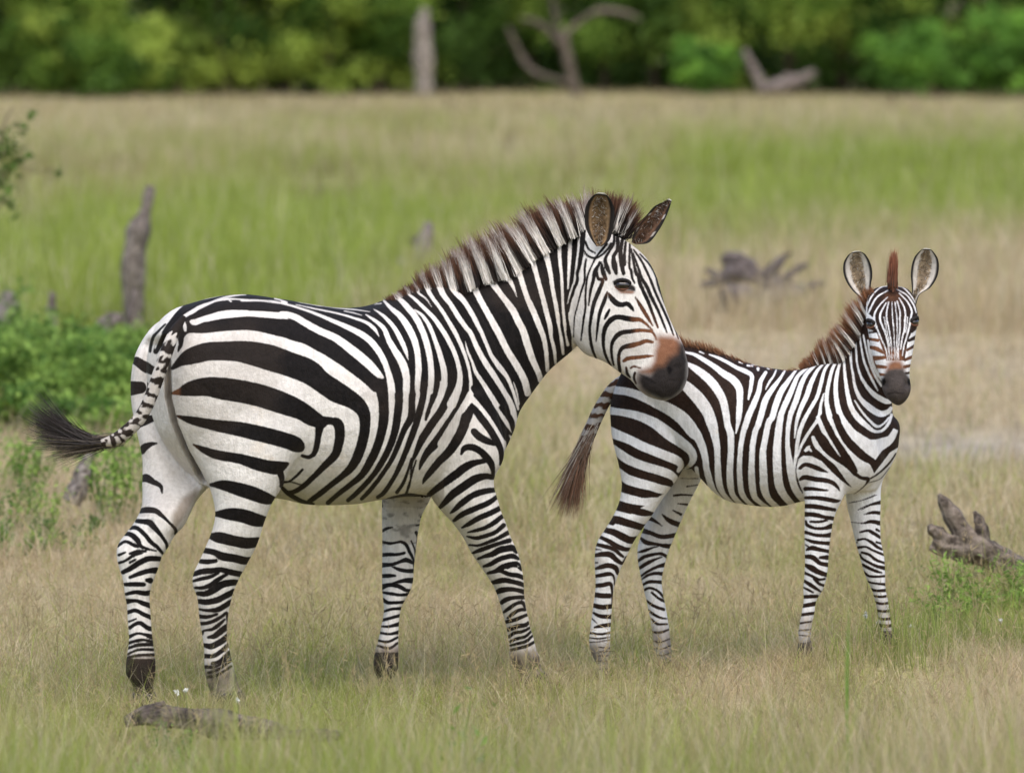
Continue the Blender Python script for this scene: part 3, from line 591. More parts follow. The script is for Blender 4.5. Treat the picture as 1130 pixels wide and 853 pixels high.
FOAL_HEAD = '''
P Z 958,318 970,311 984,309 998,311 1010,322 1013,345 1012,352 1008,362 1002,376 998,398 978,398 972,380 967,366 965,352 957,345
-g 606,690,6.4 612,848,9.6 h 625,150,9.6 630,300,8.0 634,445,6.4
-g 572,690,9.6 550,800,12.8 h 552,30,14.4 570,100,12.8 588,200,11.2 600,300,9.6 606,445,8.0
-g 545,700,9.6 490,800,16.0 h 482,20,19.2 500,80,16.0 540,180,14.4 565,280,12.8 582,445,9.6
-g 560,640,8.0 480,720,12.8 430,800,16.0 h 422,20,17.6 445,100,14.4 468,160,14.4 500,240,13.6 540,330,12.0 562,445,9.6
-g 560,572,9.6 450,640,14.4 390,740,17.6 362,800,14.4
-g 540,512,8.0 460,560,11.2 390,640,14.4 345,740,12.8
-g 440,500,8.0 400,560,11.2 350,640,12.8
-g 638,690,8.0 650,800,9.6 h 655,0,11.2 660,150,9.6 655,300,8.8 655,445,7.2
-g 660,680,9.6 690,800,12.8 h 687,20,14.4 690,120,12.8 680,220,12.8 672,330,10.4 676,445,7.2
-g 680,650,9.6 730,740,14.4 745,820,14.4 h 740,30,17.6 735,130,16.0 712,220,14.4 696,330,11.2
-g 680,600,9.6 760,680,14.4 810,780,16.0 h 800,10,17.6 788,90,17.6 760,200,16.0 730,300,12.8 715,400,9.6
-g 660,560,9.6 760,620,12.8 830,720,16.0 858,800,11.2
-g 640,510,8.0 720,540,9.6 800,620,12.8 850,700,9.6
+h 370,162,20 435,152,26
+h 372,228,32 460,242,34
+h 378,312,34 450,332,46 530,380,24
+h 412,428,54 535,420,34
+h 425,510,42 540,520,34
+h 445,590,34 535,602,28
+h 780,245,30 850,212,44
+h 760,345,26 848,295,36
+h 742,444,32 835,405,36
+h 736,518,36 822,498,30
+h 750,584,28 790,578,26
-h 520,0,8.0 540,90,8.0 560,180,7.2 582,300,6.4
-h 768,0,8.0 762,80,7.2 745,160,6.4
+h 325,50,34 375,85,66 435,140,34
+h 895,50,30 850,95,62 812,145,40
'''
def _cr(p0,p1,p2,p3,t):
    t=t[:,None]
    return 0.5*((2*p1)+(-p0+p2)*t+(2*p0-5*p1+4*p2-p3)*t*t+(-p0+3*p1-3*p2+p3)*t**3)
def crspline(P,n=5):
    P=np.asarray(P,float)
    if len(P)<3: 
        t=np.linspace(0,1,n+1)[:,None]; return P[0]*(1-t)+P[-1]*t
    Q=np.vstack([2*P[0]-P[1],P,2*P[-1]-P[-2]])
    out=[]
    for k in range(len(P)-1):
        out.append(_cr(Q[k],Q[k+1],Q[k+2],Q[k+3],np.linspace(0,1,n,endpoint=False)))
    out.append(P[-1:]); return np.vstack(out)
def parse_pts(s,cur=None):
    pts=[]
    for tok in s.split():
        if tok[0].isalpha():
            cur=tok[0]; tok=tok[1:]
            if not tok: continue
        v=[float(q) for q in tok.split(',')]; ox,oy,sc=FRAMES[cur]
        v[0]=ox+v[0]/sc; v[1]=oy+v[1]/sc
        if len(v)>2: v[2]/=sc
        pts.append(v)
    return np.array(pts)
def poly_sdf(X,Y,P):
    n=len(P); d=np.full(X.shape,1e9); s=np.zeros(X.shape,bool)
    for k in range(n):
        a=P[k]; b=P[(k+1)%n]; e=b-a
        wx=X-a[0]; wy=Y-a[1]; t=np.clip((wx*e[0]+wy*e[1])/(e@e+1e-9),0,1)
        d=np.minimum(d,(wx-e[0]*t)**2+(wy-e[1]*t)**2)
        c=((a[1]<=Y)&(b[1]>Y))|((b[1]<=Y)&(a[1]>Y))
        xi=a[0]+(Y-a[1])/(e[1] if abs(e[1])>1e-9 else 1e-9)*e[0]
        s^=(c&(X<xi))
    d=np.sqrt(d); return np.where(s,-d,d)
class CoatMap:
    # signed distance (in drawing units) to the nearest dark stripe edge, negative inside dark
    def __init__(s,text,box,res=2.0,clamp=10.):
        s.x0,s.y0,s.x1,s.y1=box; s.r=res
        w=int((s.x1-s.x0)*res)+1; h=int((s.y1-s.y0)*res)+1
        s.f=np.full((h,w),clamp); s.c=clamp
        for ln in text.strip().splitlines():
            op=ln[0]; pts=parse_pts(ln[1:].strip())
            if op in 'PW':
                sl,X,Y=s.win(pts[:,:2],clamp+1)
                if X is None: continue
                d=np.clip(poly_sdf(X,Y,pts[:,:2]),-clamp,clamp)
                s.f[sl]=np.minimum(s.f[sl],d) if op=='P' else np.maximum(s.f[sl],-d)
                continue
            if len(pts)==1: pts=np.vstack([pts,pts+[[0.5,0,0]]])
            q=crspline(pts,5); q[:,2]=np.maximum(q[:,2],0.3)
            for k in range(len(q)-1):
                a=q[k]; b=q[k+1]
                sl,X,Y=s.win(np.array([a[:2],b[:2]]),clamp*0.6+max(a[2],b[2])*0.5)
                if X is None: continue
                e=b[:2]-a[:2]; wx=X-a[0]; wy=Y-a[1]
                t=np.clip((wx*e[0]+wy*e[1])/(e@e+1e-9),0,1)
                d=np.sqrt((wx-e[0]*t)**2+(wy-e[1]*t)**2)-0.5*(a[2]+(b[2]-a[2])*t)
                d=np.clip(d,-clamp,clamp)
                s.f[sl]=np.minimum(s.f[sl],d) if op=='+' else np.maximum(s.f[sl],-d)
    def win(s,P,m):
        xa=max(0,int((P[:,0].min()-m-s.x0)*s.r)); xb=min(s.f.shape[1],int((P[:,0].max()+m-s.x0)*s.r)+2)
        ya=max(0,int((P[:,1].min()-m-s.y0)*s.r)); yb=min(s.f.shape[0],int((P[:,1].max()+m-s.y0)*s.r)+2)
        if xb<=xa or yb<=ya: return None,None,None
        Y,X=np.mgrid[ya:yb,xa:xb]
        return (slice(ya,yb),slice(xa,xb)),X/s.r+s.x0,Y/s.r+s.y0
    def __call__(s,u,v):
        x=np.clip((u-s.x0)*s.r,0,s.f.shape[1]-1.001); y=np.clip((v-s.y0)*s.r,0,s.f.shape[0]-1.001)
        i=x.astype(int); j=y.astype(int); fx=x-i; fy=y-j; f=s.f
        return (f[j,i]*(1-fx)+f[j,i+1]*fx)*(1-fy)+(f[j+1,i]*(1-fx)+f[j+1,i+1]*fx)*fy
# ---------------------------------------------------------------- the ground and what grows on it
STRAW=np.array([.62,.50,.31]); OLIVE=np.array([.43,.39,.16]); GREEN=np.array([.33,.385,.075]); BARE=np.array([.52,.45,.37])
def greenness(x,y):
    n=fbm(x*.55,y*.28,40); n2=fbm(x*1.7,y*.9,41)
    g=.17+.85*(n-.5)+.55*(n2-.5)
    g=g+.8*np.exp(-((y-33.5)/4.5)**2)*sstep(-1.0,-1.9,x)
    # bright green flush left of the animals, 34-50 m out, and a band on the right farther out
    g=g+1.0*np.exp(-((y-41)/6.5)**2)*sstep(.6,-1.2,x)
    g=g+.45*np.exp(-((y-50)/8)**2)
    g=g+.75*np.exp(-((y-54)/8.5)**2)*sstep(1.0,2.6,x)
    g=g+.55*np.exp(-((y-70)/5)**2)*np.exp(-((x+.9)/1.8)**2)
    g=g-.35*np.exp(-((y-78)/9)**2)
    g=g-.45*np.exp(-((y-33)/6)**2)*sstep(-.6,.8,x)
    g=g+.5*sstep(17.0,15.6,y)*sstep(.5,.62,vnoise(x*2.2,y*1.1,44))+.12*np.exp(-((y-18.6)/1.2)**2)
    g=g+.14*sstep(16.2,17.2,y)*sstep(20.5,18.5,y)*sstep(.46,.6,vnoise(x*2.8,y*1.3,47))
    g=g+.5*np.exp(-((x-1.75)/.45)**2-((y-19.4)/.7)**2)
    return np.clip(g,0,1)
def gcol(x,y):
    g=greenness(x,y)[:,None]; b=fbm(x*2.3,y*1.6,50)[:,None]
    far=sstep(30,55,y)[:,None]; st=STRAW*(1-far)+np.array([.54,.47,.25])*far
    c=st*(1-sstep(0,.5,g))+OLIVE*sstep(0,.5,g); c=c*(1-sstep(.45,1,g))+GREEN*sstep(.45,1,g)
    bare=(np.exp(-((y-26.4)/.7)**2-((x-2.3)/.75)**2)+.35*np.exp(-((y-31)/2.)**2)*sstep(.8,2,x)*sstep(.45,.6,fbm(x,y*.4,60)))[:,None]
    return c*(1-np.clip(bare,0,.9))+BARE*np.clip(bare,0,.9),bare[:,0],g[:,0]
def ground():
    ys=np.concatenate([np.linspace(-20,13,12),np.linspace(13.3,24,180),24.05*np.power(450/24.05,np.linspace(0,1,150))])
    xs=np.concatenate([-np.power(260/3.2,np.linspace(1,0,40))*3.2,np.linspace(-3.1,3.1,120),np.power(260/3.2,np.linspace(0,1,40))*3.2])
    X,Y=np.meshgrid(xs,ys); Z=gh(X,Y)+.012*(fbm(X*7,Y*7,70)-.5)
    V=np.stack([X,Y,Z],2).reshape(-1,3); nx=len(xs); i=np.arange(len(ys)-1)[:,None]*nx+np.arange(nx-1)[None]
    F=np.stack([i,i+1,i+1+nx,i+nx],2).reshape(-1,4)
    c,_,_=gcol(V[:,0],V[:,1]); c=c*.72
    m,nt,b=newmat('soil_and_litter'); a=N(nt,'ShaderNodeAttribute',attribute_name='pigment')
    n1=noise(nt,5,6,stretch=(1,.6,1)); n2=noise(nt,60,4)
    r1=ramp(nt,n1.outputs[0],[(.3,(.6,.58,.55)),(.7,(1.25,1.25,1.2))]); r2=ramp(nt,n2.outputs[0],[(.3,(.6,.6,.6)),(.7,(1.4,1.4,1.4))])
    cc=mix(nt,1,mix(nt,1,a.outputs[0],r1.outputs[0],'MULTIPLY'),r2.outputs[0],'MULTIPLY'); nt.links.new(cc,b.inputs[0]); b.inputs['Roughness'].default_value=.95
    bump(nt,b,n2.outputs[0],.8,.02)
    o=mesh_obj('ground',V,F,m,colors={'pigment':np.hstack([c,np.ones((len(c),1))])}); o['kind']='structure'
ground()
MAT_GRASS=pigment_mat('grass_blades',.75,.12,.45,14,.12)
MAT_LEAF=pigment_mat('leaves',.6,.22,.35,9,.2)
def blade_mesh(name,x,y,h,wid,lean,col,seg=3,kind='stuff',label=None,cat=None,parent=None,mat=None,rng=RNG,tipc=1.1,curl=1.0):
    n=len(x); z=gh(x,y)-.01; a=rng.random(n)*2*math.pi; dx=np.cos(a)*lean; dy=np.sin(a)*lean
    sa=rng.random(n)*math.pi; sx=np.cos(sa)*wid*.5; sy=np.sin(sa)*wid*.5*.6
    V=[];C=[]
    for k in range(seg+1):
        t=k/seg; b=t**1.7*curl
        cx=x+dx*h*b; cy=y+dy*h*b; cz=z+h*(t-.35*lean*t*t)
        w=(1-t)**.7 if k<seg else 0
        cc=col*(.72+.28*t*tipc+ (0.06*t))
        if k<seg:
            V+=[np.stack([cx-sx*w,cy-sy*w,cz],1),np.stack([cx+sx*w,cy+sy*w,cz],1)]; C+=[cc,cc]
        else: V.append(np.stack([cx,cy,cz],1)); C.append(cc)
    m=2*seg+1; V=np.stack(V,1).reshape(-1,3); C=np.stack(C,1).reshape(-1,3); b=np.arange(n)[:,None]*m
    F=np.concatenate([b+np.array([[2*k,2*k+1,2*k+3,2*k+2]]) for k in range(seg-1)]+[b+np.array([[2*seg-2,2*seg-1,2*seg,2*seg]])[:, :4]],0)
    # last piece is a triangle: build triangles for all
    Q=np.concatenate([b+np.array([[2*k,2*k+1,2*k+3,2*k+2]]) for k in range(seg-1)],0)
    T=np.concatenate([Q[:,[0,1,2]],Q[:,[0,2,3]],b+np.array([[2*seg-2,2*seg-1,2*seg]])],0)
    o=mesh_obj(name,V,T,mat or MAT_GRASS,parent,colors={'pigment':np.hstack([np.clip(C,0,1),np.ones((len(C),1))])})
    if kind: o['kind']=kind
    if label: o['label']=label
    if cat: o['category']=cat
    return o
def field(n,y0,y1,hs,ws,name,label,tall=.2,tallf=2.2,lean=(.1,.7),seed=1,clump=.5,side=1.5,edge=1.0):
    r=np.random.default_rng(seed); y=y0*(y1/y0)**r.random(n*2); x=(r.random(n*2)-.5)*.188*y*side
    cl=fbm(x*3.0/(y/18),y*1.6/(y/18),80+seed); keep=r.random(n*2)<(1-clump+clump*2*sstep(.3,.7,cl)); x=x[keep][:n]; y=y[keep][:n]; n=len(x)
    c,bare,g=gcol(x,y); keep=r.random(n)>bare*1.1; x,y,c,g=x[keep],y[keep],c[keep],g[keep]; n=len(x)
    h=r.uniform(hs[0],hs[1],n)*(.65+.7*fbm(x*1.5,y*.8,90)); tl=r.random(n)<tall; h=np.where(tl,h*r.uniform(1.3,tallf,n),h)
    wv=r.uniform(.6,1.3,n)*ws
    # individual blades: pale straw, tan, olive, green
    k=r.random(n); pale=np.array([.78,.67,.46]); tan=np.array([.50,.37,.23]); grn=np.array([.38,.45,.10])
    c=np.where((k<.24*(1-g*.7))[:,None],pale,c); c=np.where(((k>.24)&(k<.36*(1-.6*g)))[:,None],tan,c); c=np.where((k>1-.06-.45*g)[:,None],grn*(.7+.6*r.random((n,1))),c)
    c=c*r.uniform(.75,1.2,(n,1))
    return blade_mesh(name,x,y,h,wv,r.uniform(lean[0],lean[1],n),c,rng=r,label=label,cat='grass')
field(240000,14.6,21.5,(.04,.115),.0024,'short_grass','short dry tangled grass around the feet of the zebras',.17,2.4,(.2,1.5),1,.55)
field(20000,12.0,14.8,(.30,.56),.0046,'tall_foreground_grass','soft tall pale grass closest to the viewer',.3,1.35,(.05,.6),8,.7,side=1.2)
field(26000,14.3,16.6,(.08,.17),.0040,'foreground_grass','pale and green blurred grass at the near edge of the picture',.2,1.5,(.1,.8),2,.6)
field(80000,21.3,34,(.07,.19),.0055,'meadow_grass','straw coloured meadow grass behind the foal',.15,1.8,(.1,.8),3,.6)
field(70000,33.5,58,(.16,.38),.010,'middle_grass','green and straw grass in the middle distance',.2,1.6,(.05,.5),4,.75)
field(34000,56,67,(.24,.42),.016,'tall_far_grass','tall pale grass in the far part of the meadow',.2,1.4,(.05,.4),5,.85)
field(26000,66,77,(.10,.20),.016,'pale_far_grass','pale straw grass beyond the tall far grass',.15,1.6,(.05,.5),7,.7)
def streaks():
    r=np.random.default_rng(31); n=2600; y=50*(81/50)**r.random(n); x=(r.random(n)-.5)*.188*y*1.3; k=vnoise(x*1.1,y*.35,55)>.45; x=x[k];y=y[k];n=len(x)
    blade_mesh('seed_grass',x,y,r.uniform(.22,.42,n),np.full(n,.022),r.uniform(.3,.9,n),np.array([.27,.20,.13])*r.uniform(.6,1.3,(n,1)),rng=r,label='brown seed heads standing in the far meadow',cat='grass')
streaks()
field(24000,75,86,(.05,.12),.016,'low_far_grass','low pale grass in front of the far wood',.1,1.5,(.05,.4),6,.5)
def seed_stalks(n,y0,y1,name,label,seed):
    r=np.random.default_rng(seed); y=y0*(y1/y0)**r.random(n); x=(r.random(n)-.5)*.188*y*1.3; h=r.uniform(.12,.30,n)
    ln=r.uniform(.05,.35,n); a=r.random(n)*6.28; V=[];T=[];C=[];off=0
    base=np.stack([x,y,gh(x,y)],1); top=base+np.stack([np.cos(a)*ln*h,np.sin(a)*ln*h,h],1)
    col=np.array([.50,.42,.25])*r.uniform(.7,1.2,(n,1))
    # stem as thin three sided strip, panicle as fine side branches
    R=[base];D=[(top-base)/h[:,None]];L=[h];W=[np.full(n,.0022)];K=[col]
    for k in range(9):
        t=r.uniform(.6,1.0,n)[:,None]; p=base*(1-t)+top*t; d=r.normal(size=(n,3))*.8+np.array([0,0,.9]); d/=np.linalg.norm(d,axis=1)[:,None]
        R.append(p);D.append(d);L.append(r.uniform(.012,.05,n));W.append(np.full(n,.0024));K.append(col*np.array([1.0,.92,.85])*r.uniform(.7,1.2,(n,1)))
    v,f,c=ribbons(np.vstack(R),np.vstack(D),np.concatenate(L),np.concatenate(W),np.zeros(n*10),np.vstack(K),np.vstack(K),3,r)
    o=mesh_obj(name,v,f,MAT_GRASS,colors={'pigment':c}); tag(o,label,'grass',kind='stuff')
seed_stalks(2600,15.2,23,'seed_stalks','thin straw stalks with feathery seed heads in the near grass',21)

# ---------------------------------------------------------------- leafy things
def leaves(P,size,col,r,up_bias=.5,fold=True,elong=1.7):
    n=len(P); nr=r.normal(size=(n,3))+np.array([0,-.35,up_bias]); nr/=np.linalg.norm(nr,axis=1)[:,None]
    t=np.cross(nr,r.normal(size=(n,3))); t/=np.linalg.norm(t,axis=1)[:,None]+1e-9; b=np.cross(nr,t)
    s=(size*r.uniform(.6,1.3,n))[:,None]; A=P-t*s*.5*elong; Bp=P+t*s*.5*elong; Cc=P+b*s*.42+nr*s*.12; Dd=P-b*s*.42+nr*s*.12
    V=np.stack([A,Cc,Bp,Dd],1).reshape(-1,3); i=np.arange(n)[:,None]*4; F=np.vstack([i+np.array([[0,1,2]]),i+np.array([[0,2,3]])])
    C=np.repeat(col*r.uniform(.7,1.3,(n,1)),4,0); return V,F,np.hstack([C,np.ones((len(C),1))])
def merge(lst):
    V=[];F=[];C=[];o=0
    for v,f,c in lst: V.append(v);F.append(f+o);C.append(c);o+=len(v)
    return np.vstack(V),np.vstack(F),np.vstack(C)
MAT_BARK,_n,_b=newmat('grey_dead_wood')
_a=N(_n,'ShaderNodeAttribute',attribute_name='pigment'); _q=noise(_n,16,6,stretch=(.7,1,.6)); _q2=noise(_n,60,5,stretch=(.45,1,.45))
_r=ramp(_n,_q.outputs[0],[(.3,(.5,.47,.45)),(.55,(1,1,1)),(.75,(1.35,1.33,1.3))]); _r2=ramp(_n,_q2.outputs[0],[(.38,(.30,.27,.25)),(.5,(.95,.93,.9)),(.68,(1.4,1.4,1.4))])
_n.links.new(mix(_n,1,mix(_n,1,_a.outputs[0],_r.outputs[0],'MULTIPLY'),_r2.outputs[0],'MULTIPLY'),_b.inputs[0]); _b.inputs['Roughness'].default_value=.85; bump(_n,_b,_q2.outputs[0],.9,.02)
MAT_TRUNK=pigment_mat('bark',.9,.3,0,6)
def crown_points(r,c,rad,nc,n):
    cc=r.normal(size=(nc,3)); cc/=np.linalg.norm(cc,axis=1)[:,None]; cc=cc*(r.random((nc,1))**.45)*rad+c
    k=r.integers(0,nc,n); P=cc[k]+r.normal(size=(n,3))*np.array([.22,.22,.17])*rad.mean()*.75
    return P,k,cc
def tree(name,x,y,h,wd,nl,ls,cols,label,cat,group,seed,low=.0,trunk=(.09,.065,.045)):
    r=np.random.default_rng(seed); z=float(gh(x,y)); root=empty(name,(x,y,z),label,cat,group)
    rad=np.array([wd*.5,wd*.42,h*.5]); c=np.array([x,y,z+h*(.5+low)]); nc=int(26+r.integers(0,10))
    P,k,cc=crown_points(r,c,rad,nc,nl); tone=r.random(nc)**1.3
    keep=P[:,2]>z+.04; P=P[keep];k=k[keep]
    a,b,d=[np.array(q) for q in cols]; t=tone[k][:,None]; t=np.clip(t*1.15,0,1); col=np.where(t<.5,a*(1-2*t)+b*2*t,b*(2-2*t)+d*(2*t-1))
    v,f,cl=leaves(P,np.full(len(P),ls),col,r,.55); mesh_obj('crown',v,f,MAT_LEAF,root,colors={'pigment':cl})
    mb=MB()
    v,f=tube([(x,y,z-.1),(x+.04*wd*r.normal(),y,z+h*.25),(x+.08*wd*r.normal(),y,z+h*.6)],[.035*h*.6,.03*h*.6,.012*h*.6],9,seed,.08); mb.add(v,f,trunk)
    for q in range(6):
        e=cc[r.integers(0,nc)]; s0=np.array([x,y,z+h*r.uniform(.05,.35)]); m_=(s0+e)/2+r.normal(size=3)*.06*wd
        v,f=tube([s0,m_,e],[.014*h*.6,.009*h*.6,.003*h*.6],6,seed+q,.06); mb.add(v,f,trunk)
    mb.build('trunk',MAT_TRUNK,root); return root
D1=(.035,.075,.015);D2=(.085,.16,.025);D3=(.24,.34,.06)
M1=(.05,.11,.018);M2=(.14,.25,.035);M3=(.36,.46,.08)
L1=(.08,.18,.03);L2=(.14,.30,.045);L3=(.22,.42,.06)
ORD=['first','second','third','fourth','fifth','sixth','seventh','eighth','ninth','tenth','eleventh','twelfth','thirteenth','fourteenth','fifteenth','sixteenth','seventeenth','eighteenth','nineteenth','twentieth','twenty-first','twenty-second','twenty-third']
def wx(px,y): return (px-CX)*y/FPX
rowt=[(-60,86.5,4.0,3.6,'d'),(20,87.5,4.2,3.0,'d'),(75,86.0,2.4,1.6,'m'),(118,82.2,1.3,1.9,'m'),(190,87.5,4.4,3.0,'d'),(255,87.0,3.6,2.3,'m'),(318,88.0,4.2,2.6,'d'),(360,86.2,2.6,1.7,'m'),(415,86.5,3.2,2.0,'m'),(448,88.0,4.0,2.4,'d'),(515,87.2,3.4,2.1,'d'),(585,88.5,4.4,2.6,'d'),(668,87.6,3.0,2.1,'m'),(720,88,4.2,2.6,'d'),(782,85.6,1.0,1.0,'l'),(800,87.6,3.2,2.3,'m'),(872,87.2,3.4,2.3,'m'),(930,88.2,4.3,2.5,'d'),(985,86.8,2.6,1.9,'m'),(1022,85.8,1.25,1.7,'l'),(1075,88.3,4.4,2.4,'d'),(1118,86.0,1.4,1.6,'l'),(1185,87.0,3.8,2.8,'m')]
desc={'d':'dark green tree','m':'mid green bushy tree','l':'low bright green bush'}
cols={'d':(D1,D2,D3),'m':(M1,M2,M3),'l':(L1,L2,L3)}
for q,(px,yy,h,wd,k) in enumerate(rowt):
    yy=yy-4.2 if yy>83 else yy-.8
    tree('bush' if k=='l' else 'tree',wx(px,yy),yy,h,wd,7500 if k!='l' else 2600,.075,cols[k],desc[k]+' at the edge of the far wood, '+ORD[q]+' from the left','bush' if k=='l' else 'tree','trees and bushes along the far wood',300+q,-.03)
def wood():
    r=np.random.default_rng(77); L=[]
    n=70000; x=(r.random(n)-.5)*44; y=r.uniform(83.6,96,n); top=4.5+3*fbm(x*.25,y*.2,99); z=r.random(n)**1.5*top
    t=fbm(x*.9+z*.5,z*1.2+y*.3,98)[:,None]; col=np.array(D1)*(1-t)+np.array(M2)*t*.9
    v,f,c=leaves(np.stack([x,y,z+gh(x,y)],1),np.full(n,.17),col,r,.5); o=mesh_obj('far_woodland',v,f,MAT_LEAF,colors={'pigment':c})
    tag(o,'dense green woodland closing the view behind the first row of trees','woodland',kind='stuff')
wood()
# ---------------------------------------------------------------- dead wood
def dead(name,label,cat,pieces,Y,group=None,dz=0.0,names=None,col=(.24,.20,.17)):
    """pieces: list of point lists (px,py,radius_px[,dY]); the first is the trunk, others are branches"""
    b=up(pieces[0][0][0],pieces[0][0][1],Y); root=empty(name,(b[0],Y,float(gh(b[0],Y))),label,cat,group)
    for q,pc in enumerate(pieces):
        P=[up(p[0],p[1],Y+(p[3] if len(p)>3 else 0))+np.array([0,0,dz]) for p in pc]; R=[p[2]*Y/FPX for p in pc]
        v,f=tube(P,R,16,q*7+int(Y*3),.17); mb=MB(); mb.add(v,f,np.array(col)*(1+.15*math.sin(q*2.1))); mb.build('trunk' if q==0 else 'branch',MAT_BARK,root)
    return root
dead('dead_tree','pale straight dead tree trunk standing before the far wood','dead tree',[[(468,112,10),(468,90,10),(467,55,9.5),(466,28,8),(469,10,4.5)]],81.0,col=(.33,.29,.25))
dead('dead_tree','leaning dead tree with a long bare limb arching to the right by the far wood','dead tree',[[(638,124,6),(632,90,6.5),(626,62,6),(622,36,4.5)],[(622,40,4),(640,24,3),(662,12,3.4),(690,15,3),(708,22,1.6)],[(624,55,4.5),(600,30,3.5),(575,20,2)],[(622,45,3),(612,15,2),(605,-30,1)],[(560,30,2,.4),(575,62,3.5,.4),(590,80,3.5,.3),(626,92,3)]],80.0,col=(.15,.12,.09))
dead('fallen_tree','forked grey fallen tree lying before the far wood on the right','dead tree',[[(900,82,3.5),(882,91,6),(857,99,7),(836,102,6.5)],[(844,104,6),(833,82,4.5),(821,58,2.8)],[(855,99,4),(870,84,2)]],79.5,dz=.03,col=(.24,.20,.18))
dead('dead_tree','weathered grey leaning trunk among the leaves at the far left','dead tree',[[(70,98,5),(82,60,7),(92,38,8),(100,10,4)]],83.2,col=(.22,.19,.15))
dead('dead_stump','tall twisted grey stump rising from the green growth on the left','tree stump',[[(147,388,11),(148,340,11),(147,300,12),(149,275,13),(154,252,12),(160,235,7),(164,218,6),(166,205,4.5)],[(150,275,8),(144,262,7),(141,250,3.5)]],33.5,col=(.235,.20,.18))
dead('dead_stump','short bent grey stump in the shrubs beside the tall one','tree stump',[[(104,384,8),(112,366,9),(122,354,8),(135,350,4.5)]],30.6,col=(.25,.215,.20))
dead('dead_branch','thin dark dead branch standing below the tall stump','dead branch',[[(138,378,4.5),(143,352,4.5),(150,320,3.2)]],30.8,col=(.17,.14,.13))
dead('dead_stump','grey weathered stump cut by the left edge behind the shrubs','tree stump',[[(-12,372,15),(0,356,15),(9,340,12),(8,322,7)]],30.6,col=(.27,.23,.22))
dead('dead_stump','tiny grey stump tip standing in the green far left','tree stump',[[(57,365,5),(57,340,4.5),(58,322,3)]],31.5,col=(.27,.23,.22))
dead('dead_stump','blurred pale grey stump behind the back of the adult zebra','tree stump',[[(462,318,9),(463,295,9),(468,270,10),(474,245,5)],[(460,300,8),(446,292,6),(436,290,4)],[(464,275,6),(456,262,4)]],38.5,col=(.27,.225,.23))
dead('driftwood_pile','dark jagged dead wood lying in the open between the two zebra heads','dead wood',[[(773,322,3.5),(795,316,6),(812,304,12),(835,312,9),(858,322,9),(880,326,7),(912,318,3)],[(796,296,3),(806,292,8),(822,298,9),(832,312,7)],[(838,320,7),(856,300,7),(866,290,3),(874,286,1.5)],[(796,336,12,-.2),(820,334,13,-.2),(850,336,9,-.2),(890,330,5,-.2)],[(815,326,6),(790,310,4),(778,304,2)],[(862,318,5),(880,304,4),(892,298,2)]],35.2,dz=.04,col=(.15,.125,.12))
dead('dead_stump','low grey stump in the weeds under the tail of the adult zebra','tree stump',[[(78,562,11),(86,545,11),(92,528,8),(98,512,5.5),(104,502,3)]],22.9,dz=.03,col=(.30,.265,.24))
# the log on the right: jagged horns and a long weathered body
dead('fallen_log','jagged grey broken log lying in the green grass at the right edge','log',[[(1030,596,5),(1040,600,9),(1056,603,14),(1078,606,16),(1100,617,14),(1124,630,12),(1155,646,12),(1200,664,10)],[(1076,606,13),(1064,590,12),(1052,570,9.5),(1043,556,7),(1036,545,2.5)],[(1080,606,12),(1084,590,9),(1081,576,6.5),(1075,564,1.8)],[(1050,600,8),(1038,590,8),(1029,584,6),(1026,579,3)],[(1060,610,8),(1042,608,6),(1026,604,3)],[(1080,598,7),(1104,610,7),(1130,625,7)]],20.3,col=(.23,.19,.155))
dead('fallen_log','weathered grey log lying in the near grass below the adult zebra','log',[[(138,792,5),(165,785,10),(205,789,11),(245,796,14),(285,800,11),(318,804,6)],[(170,788,7),(172,777,6),(182,771,3.5)],[(318,805,4),(350,807,7),(378,806,4)],[(200,783,4),(240,786,4),(290,795,3)]],16.45,dz=-.012,col=(.12,.095,.08))
# ---------------------------------------------------------------- small plants
def weed(name,px,Yd,hp,nst,nl,ls,cols,label,cat,group,seed,spread=.12,upf=.4,elong=1.8):
    r=np.random.default_rng(seed); x=wx(px,Yd); z=float(gh(x,Yd)); h=hp*Yd/FPX; root=empty(name,(x,Yd,z),label,cat,group)
    mb=MB(); P=[];tone=[]
    for s in range(nst):
        a=r.random()*6.28; d=spread*r.random()**.6; b=np.array([x+d*.5*math.cos(a),Yd+d*.5*math.sin(a),z-.01]); hh=h*r.uniform(.55,1.0)
        t_=b+np.array([math.cos(a)*d,math.sin(a)*d,hh]); m_=(b+t_)/2+r.normal(size=3)*.04*h; v,f=tube([b,m_,t_],[.0035*h/.3,.003*h/.3,.0012*h/.3],5,seed+s); mb.add(v,f,np.array(cols[1])*.8)
        k=nl; tt=r.random(k)**.7; pts=b*(1-tt[:,None])+t_*tt[:,None]+r.normal(size=(k,3))*np.array([.25,.25,.12])*h*.45; P.append(pts); tone.append(np.full(k,r.random())+r.normal(size=k)*.2)
    P=np.vstack(P); P[:,2]=np.maximum(P[:,2],z+.01); t=np.clip(np.concatenate(tone),0,1)[:,None]; col=np.array(cols[0])*(1-t)+np.array(cols[2])*t
    v,f,c=leaves(P,np.full(len(P),ls),col,r,upf,elong=elong); mesh_obj('foliage',v,f,MAT_LEAF,root,colors={'pigment':c}); mb.build('stem',MAT_LEAF,root); return root
SH=((.07,.155,.028),(.17,.31,.05),(.32,.47,.10))
shr=[(-45,29.6,116,'leafy green shrub just cut by the left edge'),(12,29.2,98,'rounded leafy shrub by the left edge behind the tail'),(62,28.6,92,'broad bright green shrub in front of the bent stump'),(108,28.3,62,'low green shrub between the bent stump and the rump'),(150,29.0,90,'green shrub half hidden behind the rump of the adult'),(35,27.0,60,'low dense weed clump in front of the left shrubs'),(100,26.8,52,'low dense weed clump just left of the rump')]
